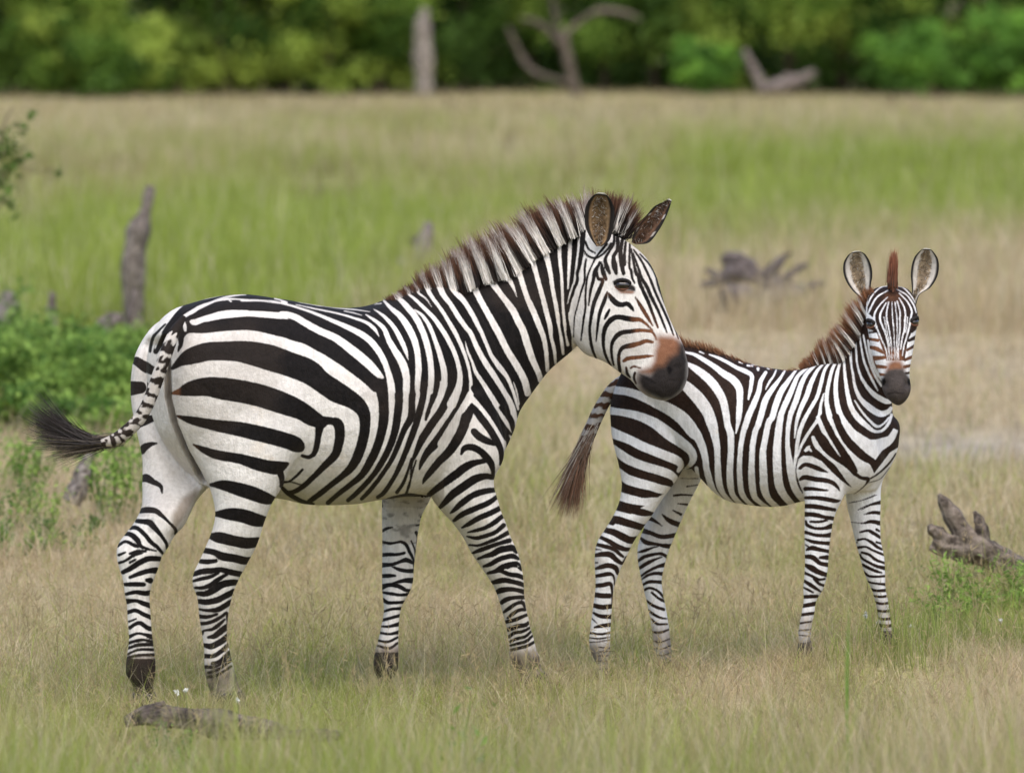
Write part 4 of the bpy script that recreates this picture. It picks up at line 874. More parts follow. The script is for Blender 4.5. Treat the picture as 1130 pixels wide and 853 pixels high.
for q,(px,Y_,hp,lb) in enumerate(shr): weed('leafy_shrub',px,Y_,hp,24,170,.027,SH,lb,'shrub','leafy shrubs on the left',500+q,.30,.6,1.5)
for q,(px,Y_,hp,lb) in enumerate([(18,24.0,95,'sparse leafy weed left of the low stump'),(48,22.6,60,'small weed with round leaves left of the low stump'),(125,23.0,110,'tall leafy weed right of the low stump'),(150,24.4,70,'weed growing right behind the hind leg'),(10,21.8,42,'short weed at the left edge'),(90,22.0,34,'short weed in front of the low stump')]):
    weed('weed',px,Y_,hp,12,60,.017,SH,lb,'weed','weeds around the low stump',540+q,.16,.6,1.5)
LG=((.12,.22,.04),(.22,.34,.06),(.34,.48,.11))
for q,(px,Y_,hp,lb) in enumerate([(1062,19.9,60,'feathery bright green weed in front of the broken log'),(1040,19.6,42,'low green weed left of the broken log'),(1098,19.7,38,'green weed below the middle of the broken log'),(1122,19.9,46,'green weed at the right edge under the log')]):
    weed('weed',px,Y_,hp,12,34,.0085,LG,lb,'weed','weeds by the broken log',560+q,.10,.3,3.6)
for q,(px,Y_,hp,lb) in enumerate([(182,16.25,52,'bright green weed over the left end of the near log'),(215,15.9,44,'green weed in front of the near log'),(160,15.8,34,'small green weed left of the near log')]):
    weed('weed',px,Y_,hp,9,50,.010,LG,lb,'weed','weeds by the near log',570+q,.09,.6,2.2)
weed('weed',516,15.3,150,4,18,.020,LG,'blurred light green weed rising in the foreground between the zebras','weed',None,580,.04,.6,2.)
def tuft(px,Yd,hp,n,label,seed,wd=.006,col=(.16,.30,.05),spread=.06,lean=(.05,.5),name='grass_tuft',group='green grass tufts'):
    r=np.random.default_rng(seed); x0=wx(px,Yd); a=r.random(n)*6.28; d=spread*r.random(n)**.5; x=x0+np.cos(a)*d; y=Yd+np.sin(a)*d
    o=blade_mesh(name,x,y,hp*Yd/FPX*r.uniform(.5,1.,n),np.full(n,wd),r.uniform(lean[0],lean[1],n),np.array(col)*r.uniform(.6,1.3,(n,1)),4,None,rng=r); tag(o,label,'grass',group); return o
for q,(px,Y_,hp,n,lb) in enumerate([(985,18.0,88,170,'green grass tuft hiding the far front hoof of the foal'),(1008,18.3,78,200,'green grass tuft between the foal and the log'),(962,18.0,62,110,'short green tuft beside the front leg of the foal'),(1035,19.1,58,220,'green tuft left below the broken log'),(1068,19.0,60,220,'green tuft under the horn of the log'),(1100,19.0,64,220,'green tuft under the log near the right edge'),(1128,18.8,70,200,'green tuft cut by the right edge'),(698,18.2,44,60,'small green tuft between the hind legs of the foal')]):
    tuft(px,Y_,hp,int(n*.6),lb,600+q,.0034,(.29,.36,.09) if q%2 else (.36,.40,.12),.16)
for q,(px,hp,lb) in enumerate([(60,70,'blurred green foreground tuft nearest the lower left corner'),(200,60,'blurred green foreground tuft below the near log'),(300,84,'blurred green foreground tuft right of the near log'),(400,78,'blurred green foreground tuft left of the middle'),(500,96,'blurred green foreground tuft under the space between the zebras'),(590,80,'blurred olive foreground tuft below the tail of the foal'),(690,104,'blurred green foreground tuft under the foal'),(790,66,'blurred green foreground tuft right of the middle'),(900,80,'blurred green foreground tuft below the foal front legs'),(1010,60,'blurred green foreground tuft towards the right corner'),(1110,84,'blurred green foreground tuft at the right corner')]):
    tuft(px,15.25+.25*math.sin(q*2.3),hp+34,190,lb,640+q,.0055,(.36,.50,.10) if q%2 else (.46,.50,.13),.16)
tuft(934,15.0,330,3,'single tall blurred green grass stem rising before the foal',690,.012,(.17,.31,.05),.012,(.0,.05),'tall_grass_stem','tall grass stems')
tuft(1142,15.2,170,4,'broad blurred green blades leaning in at the right edge',691,.016,(.17,.33,.05),.02,(.25,.5),'tall_grass_stem','tall grass stems')
for q,(px,Y_,lb) in enumerate([(150,17.40,'dry straw tuft around the far hind hoof of the adult'),(250,17.38,'dry straw tuft around the near hind hoof of the adult'),(427,17.84,'dry straw tuft around the far front hoof of the adult'),(592,17.92,'dry straw tuft around the near front hoof of the adult'),(668,18.20,'dry straw tuft around the near hind hoof of the foal'),(740,18.38,'dry straw tuft around the far hind hoof of the foal'),(889,18.02,'dry straw tuft around the near front hoof of the foal')]):
    tuft(px,Y_,44 if q<4 else 32,260,lb,720+q,.0028,(.60,.50,.29),.11,(.2,1.2),group='dry grass tufts at the hooves')
def flower(px,py,Yd,label,q):
    x=wx(px,Yd); z=float(gh(x,Yd)); p=up(px,py,Yd); root=empty('wildflower',(x,Yd,z),label,'flower','small white flowers')
    mb=MB(); v,f=tube([(x,Yd,z),(x+.004,Yd,(z+p[2])/2),tuple(p)],[.0015,.0014,.001],5); mb.add(v,f,(.16,.25,.06)); mb.build('stem',MAT_LEAF,root)
    r=np.random.default_rng(q); k=14; a=np.linspace(0,6.28,k); P=p+np.stack([np.cos(a)*.0045,np.sin(a)*.003,r.normal(size=k)*.003+.002],1)
    v,f,c=leaves(P,np.full(k,.0075),np.tile([.8,.8,.76],(k,1)),r,.2); mesh_obj('petals',v,f,MAT_LEAF,root,colors={'pigment':c})
for q,(px,py,Y_,lb) in enumerate([(195,764,16.9,'white flower left of the pair by the hind hoof'),(205,762,16.95,'white flower right of the pair by the hind hoof'),(262,773,16.8,'white flower under the near hind hoof of the adult'),(955,679,18.6,'white flower beside the far front leg of the foal'),(969,687,18.5,'white flower in the green tuft near the foal'),(1006,691,18.6,'white flower midway between foal and right edge'),(1104,685,18.7,'white flower under the log at the right')]): flower(px,py,Y_,lb,q)
def sapling():
    Yd=30.0; x=wx(-22,Yd); z=float(gh(x,Yd)); root=empty('sapling',(x,Yd,z),'slender sapling whose leafy twigs reach in at the upper left edge','sapling'); mb=MB(); r=np.random.default_rng(4); P=[]
    for pts in ([(-22,425,5),(-18,300,4),(-8,200,3),(4,140,2),(14,118,1)],[(-10,220,2),(4,196,1.8),(16,176,1.2),(30,160,.8)],[(-14,250,2),(0,226,1.6),(10,214,1)],[(-6,190,2),(16,182,1.2),(40,190,1.0),(62,186,.7)]):
        v,f=tube([up(a,b,Yd) for a,b,c in pts],[c*Yd/FPX*.6 for a,b,c in pts],6,3); mb.add(v,f,(.16,.12,.08))
    for (a,b,k,s) in [(0,205,40,10),(8,175,60,9),(2,160,40,9),(31,170,7,2.5),(66,188,6,3),(10,222,14,6),(34,128,8,3),(-15,190,60,14),(20,140,14,5),(15,238,8,3)]:
        P.append(up(a,b,Yd)+r.normal(size=(k,3))*np.array([s,s,s])*Yd/FPX)
    P=np.vstack(P); v,f,c=leaves(P,np.full(len(P),.034),np.tile([.085,.15,.025],(len(P),1))*r.uniform(.6,1.4,(len(P),1)),r,.4,elong=1.4); mesh_obj('foliage',v,f,MAT_LEAF,root,colors={'pigment':c}); mb.build('stem',MAT_TRUNK,root)
sapling()
# ---------------------------------------------------------------- the two zebras
MAT_ADULT=coat_mat('adult_coat',(.83,.785,.725),(.0085,.007,.0065),(.20,.08,.035),((.009,.0075,.007),(.036,.029,.026)))
MAT_FOAL=coat_mat('foal_coat',(.86,.85,.84),(.0115,.0075,.006),(.19,.08,.038),((.034,.027,.024),(.088,.072,.064)))
MAT_PIG=pigment_mat('hair_and_skin',.7,.18,0,60)
MAT_HOOF,_n,_b=newmat('hoof_horn'); _r=ramp(_n,noise(_n,40,4,stretch=(1,1,4)).outputs[0],[(.3,(.02,.016,.013)),(.7,(.075,.058,.045))]); _n.links.new(_r.outputs[0],_b.inputs[0]); _b.inputs['Roughness'].default_value=.6
MAT_EYE,_n,_b=newmat('eyeball'); _b.inputs[0].default_value=(.012,.007,.005,1); _b.inputs['Roughness'].default_value=.18; _b.inputs['Coat Weight'].default_value=.6

def part(stn,plane=None,lat=(0,1,0),n=28,sub=4,ex=2.0):
    """stn: rows (lx,ly,rx,ry,depth,halfthickness); plane(x)->depth overrides depth"""
    S=crspline(np.array(stn,float),sub); C=[];H=[];D=[]
    lat=np.array(lat,float); lat/=np.linalg.norm(lat)
    for lx,ly,rx,ry,Y,w in S:
        if plane: A=up(lx,ly,plane(lx)); B=up(rx,ry,plane(rx))
        else: A=up(lx,ly,Y); B=up(rx,ry,Y)
        C.append((A+B)/2); H.append((B-A)/2); D.append(lat*w)
    return np.array(C),np.array(H),np.array(D),n,ex
def laplace(V,E,it,lam=.5,mu=-.52):
    n=len(V); deg=np.bincount(E.ravel(),minlength=n).astype(float)[:,None]; deg[deg==0]=1
    for k in range(it):
        for f in (lam,mu):
            S=np.zeros_like(V)
            for c in range(3):
                S[:,c]=np.bincount(E[:,0],V[E[:,1],c],n)+np.bincount(E[:,1],V[E[:,0],c],n)
            V=V+f*(S/deg-V)
    return V
def skin_body(name,parts,voxel,it1,bumps):
    mb=MB()
    for C,H,D,n,ex in parts:
        V,F=rings(C,H,D,True,n,ex); mb.add(V,F)
    me=bpy.data.meshes.new('tmp'); me.from_pydata([tuple(v) for v in np.vstack(mb.V)],[],mb.F)
    o=bpy.data.objects.new('tmp',me); COL.objects.link(o)
    md=o.modifiers.new('r','REMESH'); md.mode='VOXEL'; md.voxel_size=voxel*2.0
    dg=bpy.context.evaluated_depsgraph_get(); dg.update(); ev=o.evaluated_get(dg)
    def grab(ev):
        m=ev.to_mesh(); V=np.empty(len(m.vertices)*3); m.vertices.foreach_get('co',V); V=V.reshape(-1,3)
        E=np.empty(len(m.edges)*2,np.int32); m.edges.foreach_get('vertices',E); E=E.reshape(-1,2)
        F=np.empty(len(m.loops),np.int32); m.loops.foreach_get('vertex_index',F); F=F.reshape(-1,4)
        ev.to_mesh_clear(); return V,E,F
    V,E,F=grab(ev)
    V=laplace(V,E,it1,.55,-.50)
    # subdivide once for fine coat detail
    bpy.data.objects.remove(o)
    o=mesh_obj('tmp',V,F); md=o.modifiers.new('s','SUBSURF'); md.levels=1; md.render_levels=1
    dg=bpy.context.evaluated_depsgraph_get(); dg.update(); V,E,F=grab(o.evaluated_get(dg)); bpy.data.objects.remove(o)
    Nn=normals(V,F)
    for (x,y,Y,rad,amp) in bumps:
        c=up(x,y,Y); d2=((V-c)**2).sum(1)/(rad*rad); V=V+Nn*(amp*np.exp(-d2))[:,None]
    f1=(vnoise(V[:,0]*9,V[:,2]*9,5)-.5)*.006+(vnoise(V[:,0]*22,V[:,2]*14,6)-.5)*.002
    V=V+Nn*f1[:,None]
    return V,F,normals(V,F)
def carve(V,F,line,depth,w0,w1):
    u,v=pj(V); L=np.array(line,float); ex=np.interp(v,L[:,1],L[:,0]); s=ex-u; N_=normals(V,F)
    k=sstep(0,w0,s)*sstep(w1,w1*.3,s)*sstep(L[0,1]-4,L[0,1]+12,v)*sstep(L[-1,1]+4,L[-1,1]-14,v)*(N_[:,1]<.15)
    V=V.copy(); V[:,1]+=depth*k; return V
def normals(V,F):
    a=V[F[:,0]]; b=V[F[:,1]]; c=V[F[:,2]]; d=V[F[:,3]]; n=np.cross(c-a,d-b); N_=np.zeros_like(V)
    for k in range(4):
        for q in range(3): N_[:,q]+=np.bincount(F[:,k],n[:,q],len(V))
    return N_/(np.linalg.norm(N_,axis=1)[:,None]+1e-12)
def in_part(V,p,scale):
    C,H,D,n,ex=p; best=np.full(len(V),9.)
    for k in range(len(C)-1):
        a=C[k];b=C[k+1];e=b-a;t=np.clip(((V-a)@e)/(e@e+1e-9),0,1); q=V-(a+t[:,None]*e)
        h=H[k];d=D[k]; hu=h/np.linalg.norm(h); du=d/np.linalg.norm(d)
        r=np.sqrt(((q@hu)/np.linalg.norm(h))**2+((q@du)/np.linalg.norm(d))**2+(np.abs(q@np.cross(hu,du))/np.linalg.norm(h))**2)
        best=np.minimum(best,r)
    return best<scale, best
def soft(u,v,ops):
    out=np.zeros(len(u))
    for pts,s,amt in ops:
        P=parse_pts(pts)[:,:2]; out=np.maximum(out,amt*sstep(s,-s,poly_sdf(u,v,P)))
    return out
def px_dir(dx,dy,Y): return np.array([dx*Y/FPX,0,-dy*Y/FPX])
def mane(name,parent,spec,depth,cmap,n,lateral,spread,white,black,tip,tipamt,lenj=.25):
    S=crspline(np.array(spec,float),8); t=RNG.random(n)*(len(S)-1); i=np.minimum(t.astype(int),len(S)-2); f=(t-i)[:,None]
    Q=S[i]*(1-f)+S[i+1]*f; Y=depth(Q[:,0],Q[:,1])
    lat=RNG.normal(size=n)*spread; L3=np.array(lateral,float)
    fr=RNG.random(n)**1.0
    qx=Q[:,0]+RNG.normal(size=n)*1.3; qy=Q[:,1]+RNG.normal(size=n)*1.2+4
    roots=np.stack([(qx-CX)*Y/FPX,Y,CAMH-(qy-HOR)*Y/FPX],1)+L3*lat[:,None]
    ln=np.hypot(Q[:,2],Q[:,3])+5; clump=.66+.5*vnoise(t*1.6,t*0,9)+.25*(hashn(np.floor(t*2.3),0*t,4)-.4)
    lj=ln*(1-lenj*RNG.random(n)**.7)*clump
    ang=RNG.normal(size=n)*.05+.18*(vnoise(t*2.3,t*0,2)-.5); dx=Q[:,2]*np.cos(ang)-Q[:,3]*np.sin(ang); dy=Q[:,2]*np.sin(ang)+Q[:,3]*np.cos(ang)
    m=np.hypot(dx,dy)+1e-9
    dirs=np.stack([dx/m,0*dx,-dy/m],1)+L3*(lat/spread*.06+RNG.normal(size=n)*.035)[:,None]; dirs/=np.linalg.norm(dirs,axis=1)[:,None]
    seg=5; wid=.0040*RNG.uniform(.6,1.3,n); pr=roots+dirs*(lj*Y/FPX*.32)[:,None]; u2,v2=pj(pr); isb=sstep(.7,-.7,cmap(u2+RNG.normal(size=n)*.5,v2))
    side=np.cross(dirs,RNG.normal(size=(n,3))); side/=np.linalg.norm(side,axis=1)[:,None]+1e-9
    V=[];C=[]; off=RNG.normal(size=n)*.8
    for k in range(seg+1):
        tt=k/seg; p=roots+dirs*(lj*Y/FPX*tt)[:,None]+np.array([0,0,-.12])*(lj*Y/FPX*tt*tt*RNG.random(n)*.5)[:,None]
        wv=(wid*(1-tt*.85))[:,None]*side*.5; V+=[p-wv,p+wv]
        base=white*(1-isb[:,None])+black*isb[:,None]
        ta=np.clip(sstep(.30+.28*(1-isb),1.0,np.full(n,tt))*tipamt+RNG.normal(size=n)*.06,0,1)[:,None]
        tc=tip*RNG.uniform(.6,1.25,(n,1))
        c=base*(1-ta)+tc*ta; C+=[c,c]
    V=np.stack(V,1).reshape(-1,3); C=np.stack(C,1).reshape(-1,3); b=np.arange(n)[:,None]*(2*seg+2)
    F=np.concatenate([b+np.array([[2*k,2*k+1,2*k+3,2*k+2]]) for k in range(seg)],0)
    return mesh_obj(name,V,F,MAT_PIG,parent,True,colors={'pigment':np.hstack([C,np.ones((len(C),1))])})
def ear(parent,rows,Y,cup,inner,rim,white,back,tiltY=0.0,side_face=0.0,hair=True,seed=0,rt=.80,wt=.48):
    """rows: (lx,ly,rx,ry) from base to tip; bowl opening to the viewer side"""
    S=crspline(np.array(rows,float),5); nu=17; V=[];C=[]; m=len(S)
    for a,(lx,ly,rx,ry) in enumerate(S):
        v=a/(m-1)
        for q in range(nu):
            u=q/(nu-1)*2-1; A=up(lx,ly,Y);B=up(rx,ry,Y); p=A*(1-(u+1)/2)+B*(u+1)/2
            hw=np.linalg.norm(B-A)/2
            p=p+np.array([0,cup*hw*(1-u*u)*(1.0-.3*v)+tiltY*v+side_face*u*hw,0]); V.append(p)
            edge=max(abs(u),0); jit=.012*math.sin(v*23+q)
            c=inner*(.72+.5*hashn(a*1.0,q*1.0,seed)) 
            c=c*(1-.45*math.exp(-((u)/.35)**2)*(1-v))
            if edge>wt+jit: c=white*.6+inner*.15
            if edge>rt+jit or v>.89: c=rim
            if v>.965 : c=white
            C.append(c)
    V=np.array(V);C=np.array(C);F=[]
    for a in range(m-1):
        for q in range(nu-1): F.append((a*nu+q,a*nu+q+1,(a+1)*nu+q+1,(a+1)*nu+q))
    # thickness: a second shell behind, joined at the rims
    n0=len(V); Vb=V.copy(); Vb[:,1]+=.006; Cb=np.tile(back,(n0,1)).astype(float)
    for a in range(m):
        v=a/(m-1)
        if v>.7: Cb[a*nu:(a+1)*nu]=rim
        if v>.93: Cb[a*nu:(a+1)*nu]=white
    F+= [(f[3]+n0,f[2]+n0,f[1]+n0,f[0]+n0) for f in list(F)]
    for a in range(m-1):
        F.append((a*nu,(a+1)*nu,(a+1)*nu+n0,a*nu+n0)); F.append((a*nu+nu-1,a*nu+nu-1+n0,(a+1)*nu+nu-1+n0,(a+1)*nu+nu-1))
    for q in range(nu-1):
        F.append(((m-1)*nu+q,(m-1)*nu+q+1,(m-1)*nu+q+1+n0,(m-1)*nu+q+n0)); F.append((q+1,q,q+n0,q+1+n0))
    V=np.vstack([V,Vb]);C=np.vstack([C,Cb])
    mb=MB(); mb.add(V,F,C)
    if hair:
        r=np.random.default_rng(seed+5); n=420; a=r.integers(1,int(m*.85),n); q=r.integers(4,nu-4,n); P=V[a*nu+q]
        cx=V[a*nu+nu//2]; d=(cx-P)*np.array([1,0,1])*.6+np.array([0,-.01,0])+r.normal(size=(n,3))*.006+np.array([0,0,.008]); 
        l=np.linalg.norm(d,axis=1); d/=l[:,None]
        col=np.where((r.random(n)<.35)[:,None],white*.75,inner*.9); col=np.where((r.random(n)<.3)[:,None],inner*.35,col)
        hv,hf,hc=ribbons(P,d,r.uniform(.008,.022,n),np.full(n,.0022),np.zeros(n),col,col*.8,3,r)
        mb.add(hv,[tuple(f) for f in hf],hc[:,:3])
    o=mb.build('ear',MAT_PIG,parent,True); return o
def tail_part(parent,path,radii,cmapf,tuft,Y,mat,n=420,cols=None):
    P=np.array([up(x,y,Y+dy) for x,y,dy in path]); V,F=tube(P,radii,14)
    # coat: bars across the dock
    Q=crspline(P,5); d2=((V[:,None,:]-Q[None])**2).sum(2); s=d2.argmin(1)/(len(Q)-1.)
    coat,tint=cmapf(V,s); o=mesh_obj('tail',V,F,mat,parent,attrs={'coat':coat},colors={'tint':tint})
    mb=MB(); r=np.random.default_rng(3)
    for (x,y,dx,dy,ln,k,sp,c0,c1,curl) in tuft:
        b=up(x,y,Y); n=k; t=r.random(n)
        roots=b+r.normal(size=(n,3))*np.array([.008,.012,.008])
        ang=r.normal(size=n)*sp; ddx=dx*np.cos(ang)-dy*np.sin(ang); ddy=dx*np.sin(ang)+dy*np.cos(ang)
        dirs=np.stack([ddx,r.normal(size=n)*sp*.7,-ddy],1); dirs/=np.linalg.norm(dirs,axis=1)[:,None]
        lens=ln*Y/FPX*r.uniform(.6,1.05,n); ca=np.where((r.random(n)<.5)[:,None],c0,c1)*r.uniform(.6,1.3,(n,1))
        v,f,c=ribbons(roots,dirs,lens,np.full(n,.0026),np.full(n,curl)*r.uniform(.5,1.5,n),ca,ca*.9,6,r)
        mb.add(v,[tuple(q) for q in f],c[:,:3])
    tf=mb.build('tail_tuft',MAT_PIG,o,True); return o
def hoof(parent,pts,Y,w,lat=(0,1,0)):
    # pts: rows l/r px; ends on the ground
    C,H,D,n,ex=part([(a,b,c,d,Y,w) for a,b,c,d in pts],lat=lat,n=20); V,F=rings(C,H,D,True,20,2.3)
    return mesh_obj('hoof',V,F,MAT_HOOF,parent)
def eye(parent,bvh,x,y,r,push=.0,Yg=None):
    o=Vector((0,0,CAMH)); d=Vector(up(x,y,10.))-o; d.normalize(); hit=bvh.ray_cast(o,d)
    p=np.array(hit[0])+np.array(d)*push if hit[0] is not None else up(x,y,Yg); nrm=np.array(hit[1]) if hit[0] is not None else np.array([0,-1,0.])
    th=np.linspace(0,math.pi,13); C=np.array([p+np.array([0,0,1])*math.cos(t)*r*.72 for t in th]); a=np.cross(nrm,[0,0,1.]); a/=np.linalg.norm(a)+1e-9
    b=np.cross([0,0,1.],a)
    R=np.maximum(np.sin(th),.02)*r; V,F=rings(C,a[None]*R[:,None]*1.25,b[None]*R[:,None]*.8,True,16)
    ob=mesh_obj('eye',V,F,MAT_EYE,parent)
    # lids: rough arcs above and below
    mb=MB()
    for sg,rad,col in ((1,.0062,(.012,.009,.008)),(-1,.004,(.13,.055,.03))):
        pts=[p+a*(r*1.32*math.cos(t))+np.array([0,0,1])*(sg*r*.78*math.sin(t))+np.array(b)*0-nrm*(-.010+.010*abs(math.cos(t))) for t in np.linspace(0,math.pi,7)]
        v,f=tube(pts,[rad*.5]+[rad]*5+[rad*.5],8); mb.add(v,f,col)
    mb.build('eyelid',MAT_PIG,ob); return ob

# ------------------------------------------------ adult
AY=math.radians(25); ALAT=(math.sin(AY),-math.cos(AY),0)
def aplane(off): 
    def f(x):
        # depth of the vertical plane through the spine (offset towards the viewer) seen at picture column x
        # X=(x-CX)*Y/FPX ; Y=17.75+(X+.62)*tan+off
        k=(x-CX)/FPX; t=math.tan(AY); return (17.75+.62*t+off)/(1-k*t)
    return f
A_TORSO=part([(170,385,170,440,0,.05),(177,360,178,475,0,.13),(192,344,194,505,0,.19),(215,334,220,535,0,.24),(245,326.5,250,540,0,.265),(275,325,280,545,0,.272),(305,328.5,308,550,0,.28),
  (345,336,344,556.5,0,.30),(385,340,385,556.5,0,.305),(420,335,420,551,0,.29),(452,321,455,547,0,.25),(485,316,492,543,0,.20),(515,330,523,538,0,.17),(538,365,540,525,0,.13),(548,410,549,505,0,.08)],aplane(0),ALAT,36,4,2.15)
A_NECK=part([(452,322,500,520,0,.17),(480,322,545,508,0,.155),(503,321,562,482,0,.13),(522,313,571,455,0,.115),(548,305,587,432,0,.105),(575,291,603,412,0,.098),(600,274,619,397,0,.092),(622,262,634,383,0,.088),(640,254,646,372,0,.082)],aplane(.02),ALAT,30,4)
HB=math.radians(17); HLAT=(-math.sin(HB),-math.cos(HB),0)
def hy(x): return 18.10-(x-650)*.0012
A_HEAD=part([(640,262,630,350,hy(640),.06),(650,250,633,373,hy(645),.075),(670,256,645,389,hy(660),.092),(693,267,656,395,hy(675),.098),(712,284,666,399,hy(690),.098),(724,304,675,404.5,hy(700),.088),
  (730,324,682,410,hy(708),.074),(736.5,344,690,415,hy(716),.062),(743.5,360,697,420,hy(722),.056),(751,376,703,427,hy(730),.056),(757,394,708,432,hy(735),.058),(759,411,716,437.5,hy(740),.056),(754,428,728,441,hy(742),.045),(746,436,736,442,hy(743),.03)],None,HLAT,30,4,2.1)
A_NF=part([(450,440,540,430,17.83,.09),(460,480,556,480,17.83,.105),(466,515,556,508,17.84,.10),(475,545,545,530,17.85,.095),(486,562,552,560,17.86,.085),(499,576,558.5,576,17.87,.075),(511,593,563.5,591,17.885,.068),(520,610,571,608,17.90,.062),(531,626,576.5,628,17.91,.057),(541,641,579,643,17.92,.055),(547,653,579.5,655,17.93,.053),(552,667,581,670,17.94,.046),(556.5,680,583,682,17.95,.04),(559.5,692,585,692,17.96,.037),(561,704,589,702,17.97,.036),(561.5,717,592.5,714,17.98,.04),(563,729,597,726,17.99,.042),(569,740,598,736,18.0,.036),(575,749,604,744,18.0,.036)],None,(0,1,0),24)
A_FF=part([(415,470,490,470,18.12,.08),(418,520,482,520,18.10,.08),(420.5,550,475,550,18.09,.075),(421,580,465,570,18.07,.07),(421.5,605,459.5,603,18.05,.062),(421,630,457,628,18.02,.056),(421,650,456,645,18.0,.054),(422,662,450,658,17.98,.048),(423,675,443,672,17.97,.04),(420,692,440.5,690,17.95,.037),(417,708,439.5,706,17.94,.037),(413,724,439,724,17.93,.042),(412.5,738,439,738,17.92,.042),(418,749,434,749,17.92,.034),(417,757,436,757,17.92,.034)],None,(0,1,0),24)
A_NH=part([(185,350,300,345,17.55,.08),(188,390,345,390,17.52,.115),(189,430,350,430,17.50,.13),(192,453,347,465,17.49,.135),(198,469,341,487,17.48,.13),(209,495,331,503,17.47,.12),(221,518,317,523,17.46,.11),(231,537,309,541,17.455,.10),(237,560,299,557,17.45,.09),(236.5,578,291,577,17.45,.08),(230.5,596,284,599,17.45,.07),(221,615,275,618,17.455,.064),(212.5,634,265.5,636,17.46,.06),(212.5,646,260,648,17.46,.056),(217.5,657,256.5,657,17.46,.05),(219.5,668,253.5,668,17.46,.045),(220,682,251.5,680,17.465,.042),(222,702,251.5,700,17.47,.04),(225,723,254.5,719,17.47,.042),(227,742,259,740,17.475,.044),(230,757,263,755,17.48,.038),(234,768,268,765,17.48,.038)],None,(0,1,0),26)
A_FH=part([(186,348,215,352,17.80,.03),(168,360,225,362,17.80,.07),(153,382,235,384,17.80,.095),(146,405,240,405,17.80,.11),(144,430,250,430,17.79,.115),(146,452,256,460,17.77,.115),(151,475,252,485,17.74,.11),(156,503,243,510,17.70,.10),(157,529,232,534,17.65,.09),(157.5,548,219,549,17.60,.085),(155,563,211,563,17.55,.08),(147,578,203,580,17.53,.072),(138,589,194,589,17.52,.066),(129,602,185.5,604,17.51,.062),(128.5,614,179,613,17.50,.058),(132,627,175,625,17.50,.054),(136,640,169,641,17.49,.048),(138,656,165.5,655,17.49,.043),(140.5,668,166,668,17.49,.04),(141,686,167,685,17.485,.04),(142,707,169.5,707,17.48,.042),(138.5,730,172,729,17.48,.046),(138.5,744,171,745,17.48,.042),(146,756,169,757,17.48,.036),(146,768,172,768,17.48,.038)],None,(0,1,0),26)
BUMPS_A=[(520,420,17.75,.10,.008),(505,500,17.78,.07,.006),(470,500,17.75,.05,-.012),(330,480,17.5,.05,.01),(660,350,17.98,.055,.012),(686,301,17.98,.025,.012),(686,328,17.98,.02,-.004),(700,360,18.0,.03,-.004),(742,408,17.97,.014,-.010),(745,400,17.97,.02,.006),(716,424,17.95,.025,.006),(280,345,17.5,.08,.006)]
V,F,NN=skin_body('adult',[A_TORSO,A_NECK,A_HEAD,A_NF,A_FF,A_NH,A_FH],.0044,9,BUMPS_A)
V=carve(V,F,[(187,372),(189,400),(190,440),(197,468),(209,497),(221,518),(231,538)],.05,2,48); V=carve(V,F,[(187,372),(189,400),(190,440),(197,468),(209,497),(221,518),(231,538)],.10,1.0,9); NN=normals(V,F)
MA=CoatMap(ADULT_NEAR,(120,190,780,790)); MFH=CoatMap(ADULT_FH,(110,350,290,790)); MFF=CoatMap(ADULT_FF,(400,530,490,790))
def mirror(V,p0,lat):
    l=np.array(lat,float); l/=np.linalg.norm(l); return V-2*((V-p0)@l)[:,None]*l
u,v=pj(V)
view=-V/np.linalg.norm(V,axis=1)[:,None]; facing=(NN*view).sum(1)
A_P0=np.array([-.62,17.75,0.])
Vm=mirror(V,A_P0,ALAT); um,vm=pj(Vm)
latc=(V-A_P0)@np.array(ALAT)          # positive = towards the viewer's side
coat=np.where((facing>-.05)|(latc>-.02),MA(u,v),MA(um,vm))-.35
fh,fhd=in_part(V,A_FH,1.25); _,nhd=in_part(V,A_NH,1.2); fh&=(fhd<nhd)&(v>455)
upper=(v<=470)&(u<200)&(latc<-.05)&(fhd<1.3)
coat=np.where(fh|upper,MFH(u,v)-.55,coat)
ff,ffd=in_part(V,A_FF,1.25); ff&=(v>549)&(u<480); coat=np.where(ff,MFF(u,v)-.45,coat)
# tints: R brown instead of black, G solid brown, B dark muzzle skin, A dirt and painted shade
hd,_=in_part(V,A_HEAD,1.35); coat=coat-.15*(hd&(u>640)&(v>250))
R=soft(u,v,[("K 440,60 560,60 640,150 700,240 700,480 420,520 340,440 430,330 470,220",5,.7),("C 270,-40 310,-40 320,220 440,370 380,380",4,.5),("J 440,110 520,110 560,220 700,230 720,330 640,240 480,260",4,.2),("J 700,230 900,480 960,600 800,560",5,.45),("A 270,660 330,660 330,730 270,730",3,.8)])
G=soft(u,v,[("K 650,250 690,232 740,236 800,240 850,265 890,330 880,450 720,560 600,580 510,570 500,535 600,500 628,450 640,360 660,310",5.5,1.),("J 560,205 600,240 680,245 710,235 700,215 640,210 590,200",1.2,.9),("K 480,560 540,600 580,680 600,740 540,720 480,640",3,.55)])*(u>640)
B=soft(u,v,[("K 490,560 600,560 650,500 715,490 760,425 830,380 850,300 900,300 940,450 930,620 880,720 800,790 700,800 590,755 520,700 485,640",6.0,1.),("J 535,145 580,125 650,145 715,190 715,225 660,215 590,205 550,180",1.0,1.)])*(u>640)
dirt_shade=soft(u,v,[("Z 195,735 290,735 300,800 195,800",14,.8),("Z 110,722 190,722 190,800 110,800",10,.85),("Z 545,716 640,716 640,780 545,780",10,.85),("Z 400,712 450,712 450,780 400,780",9,.85)])
nz=fbm(V[:,0]*14,V[:,2]*14,21)
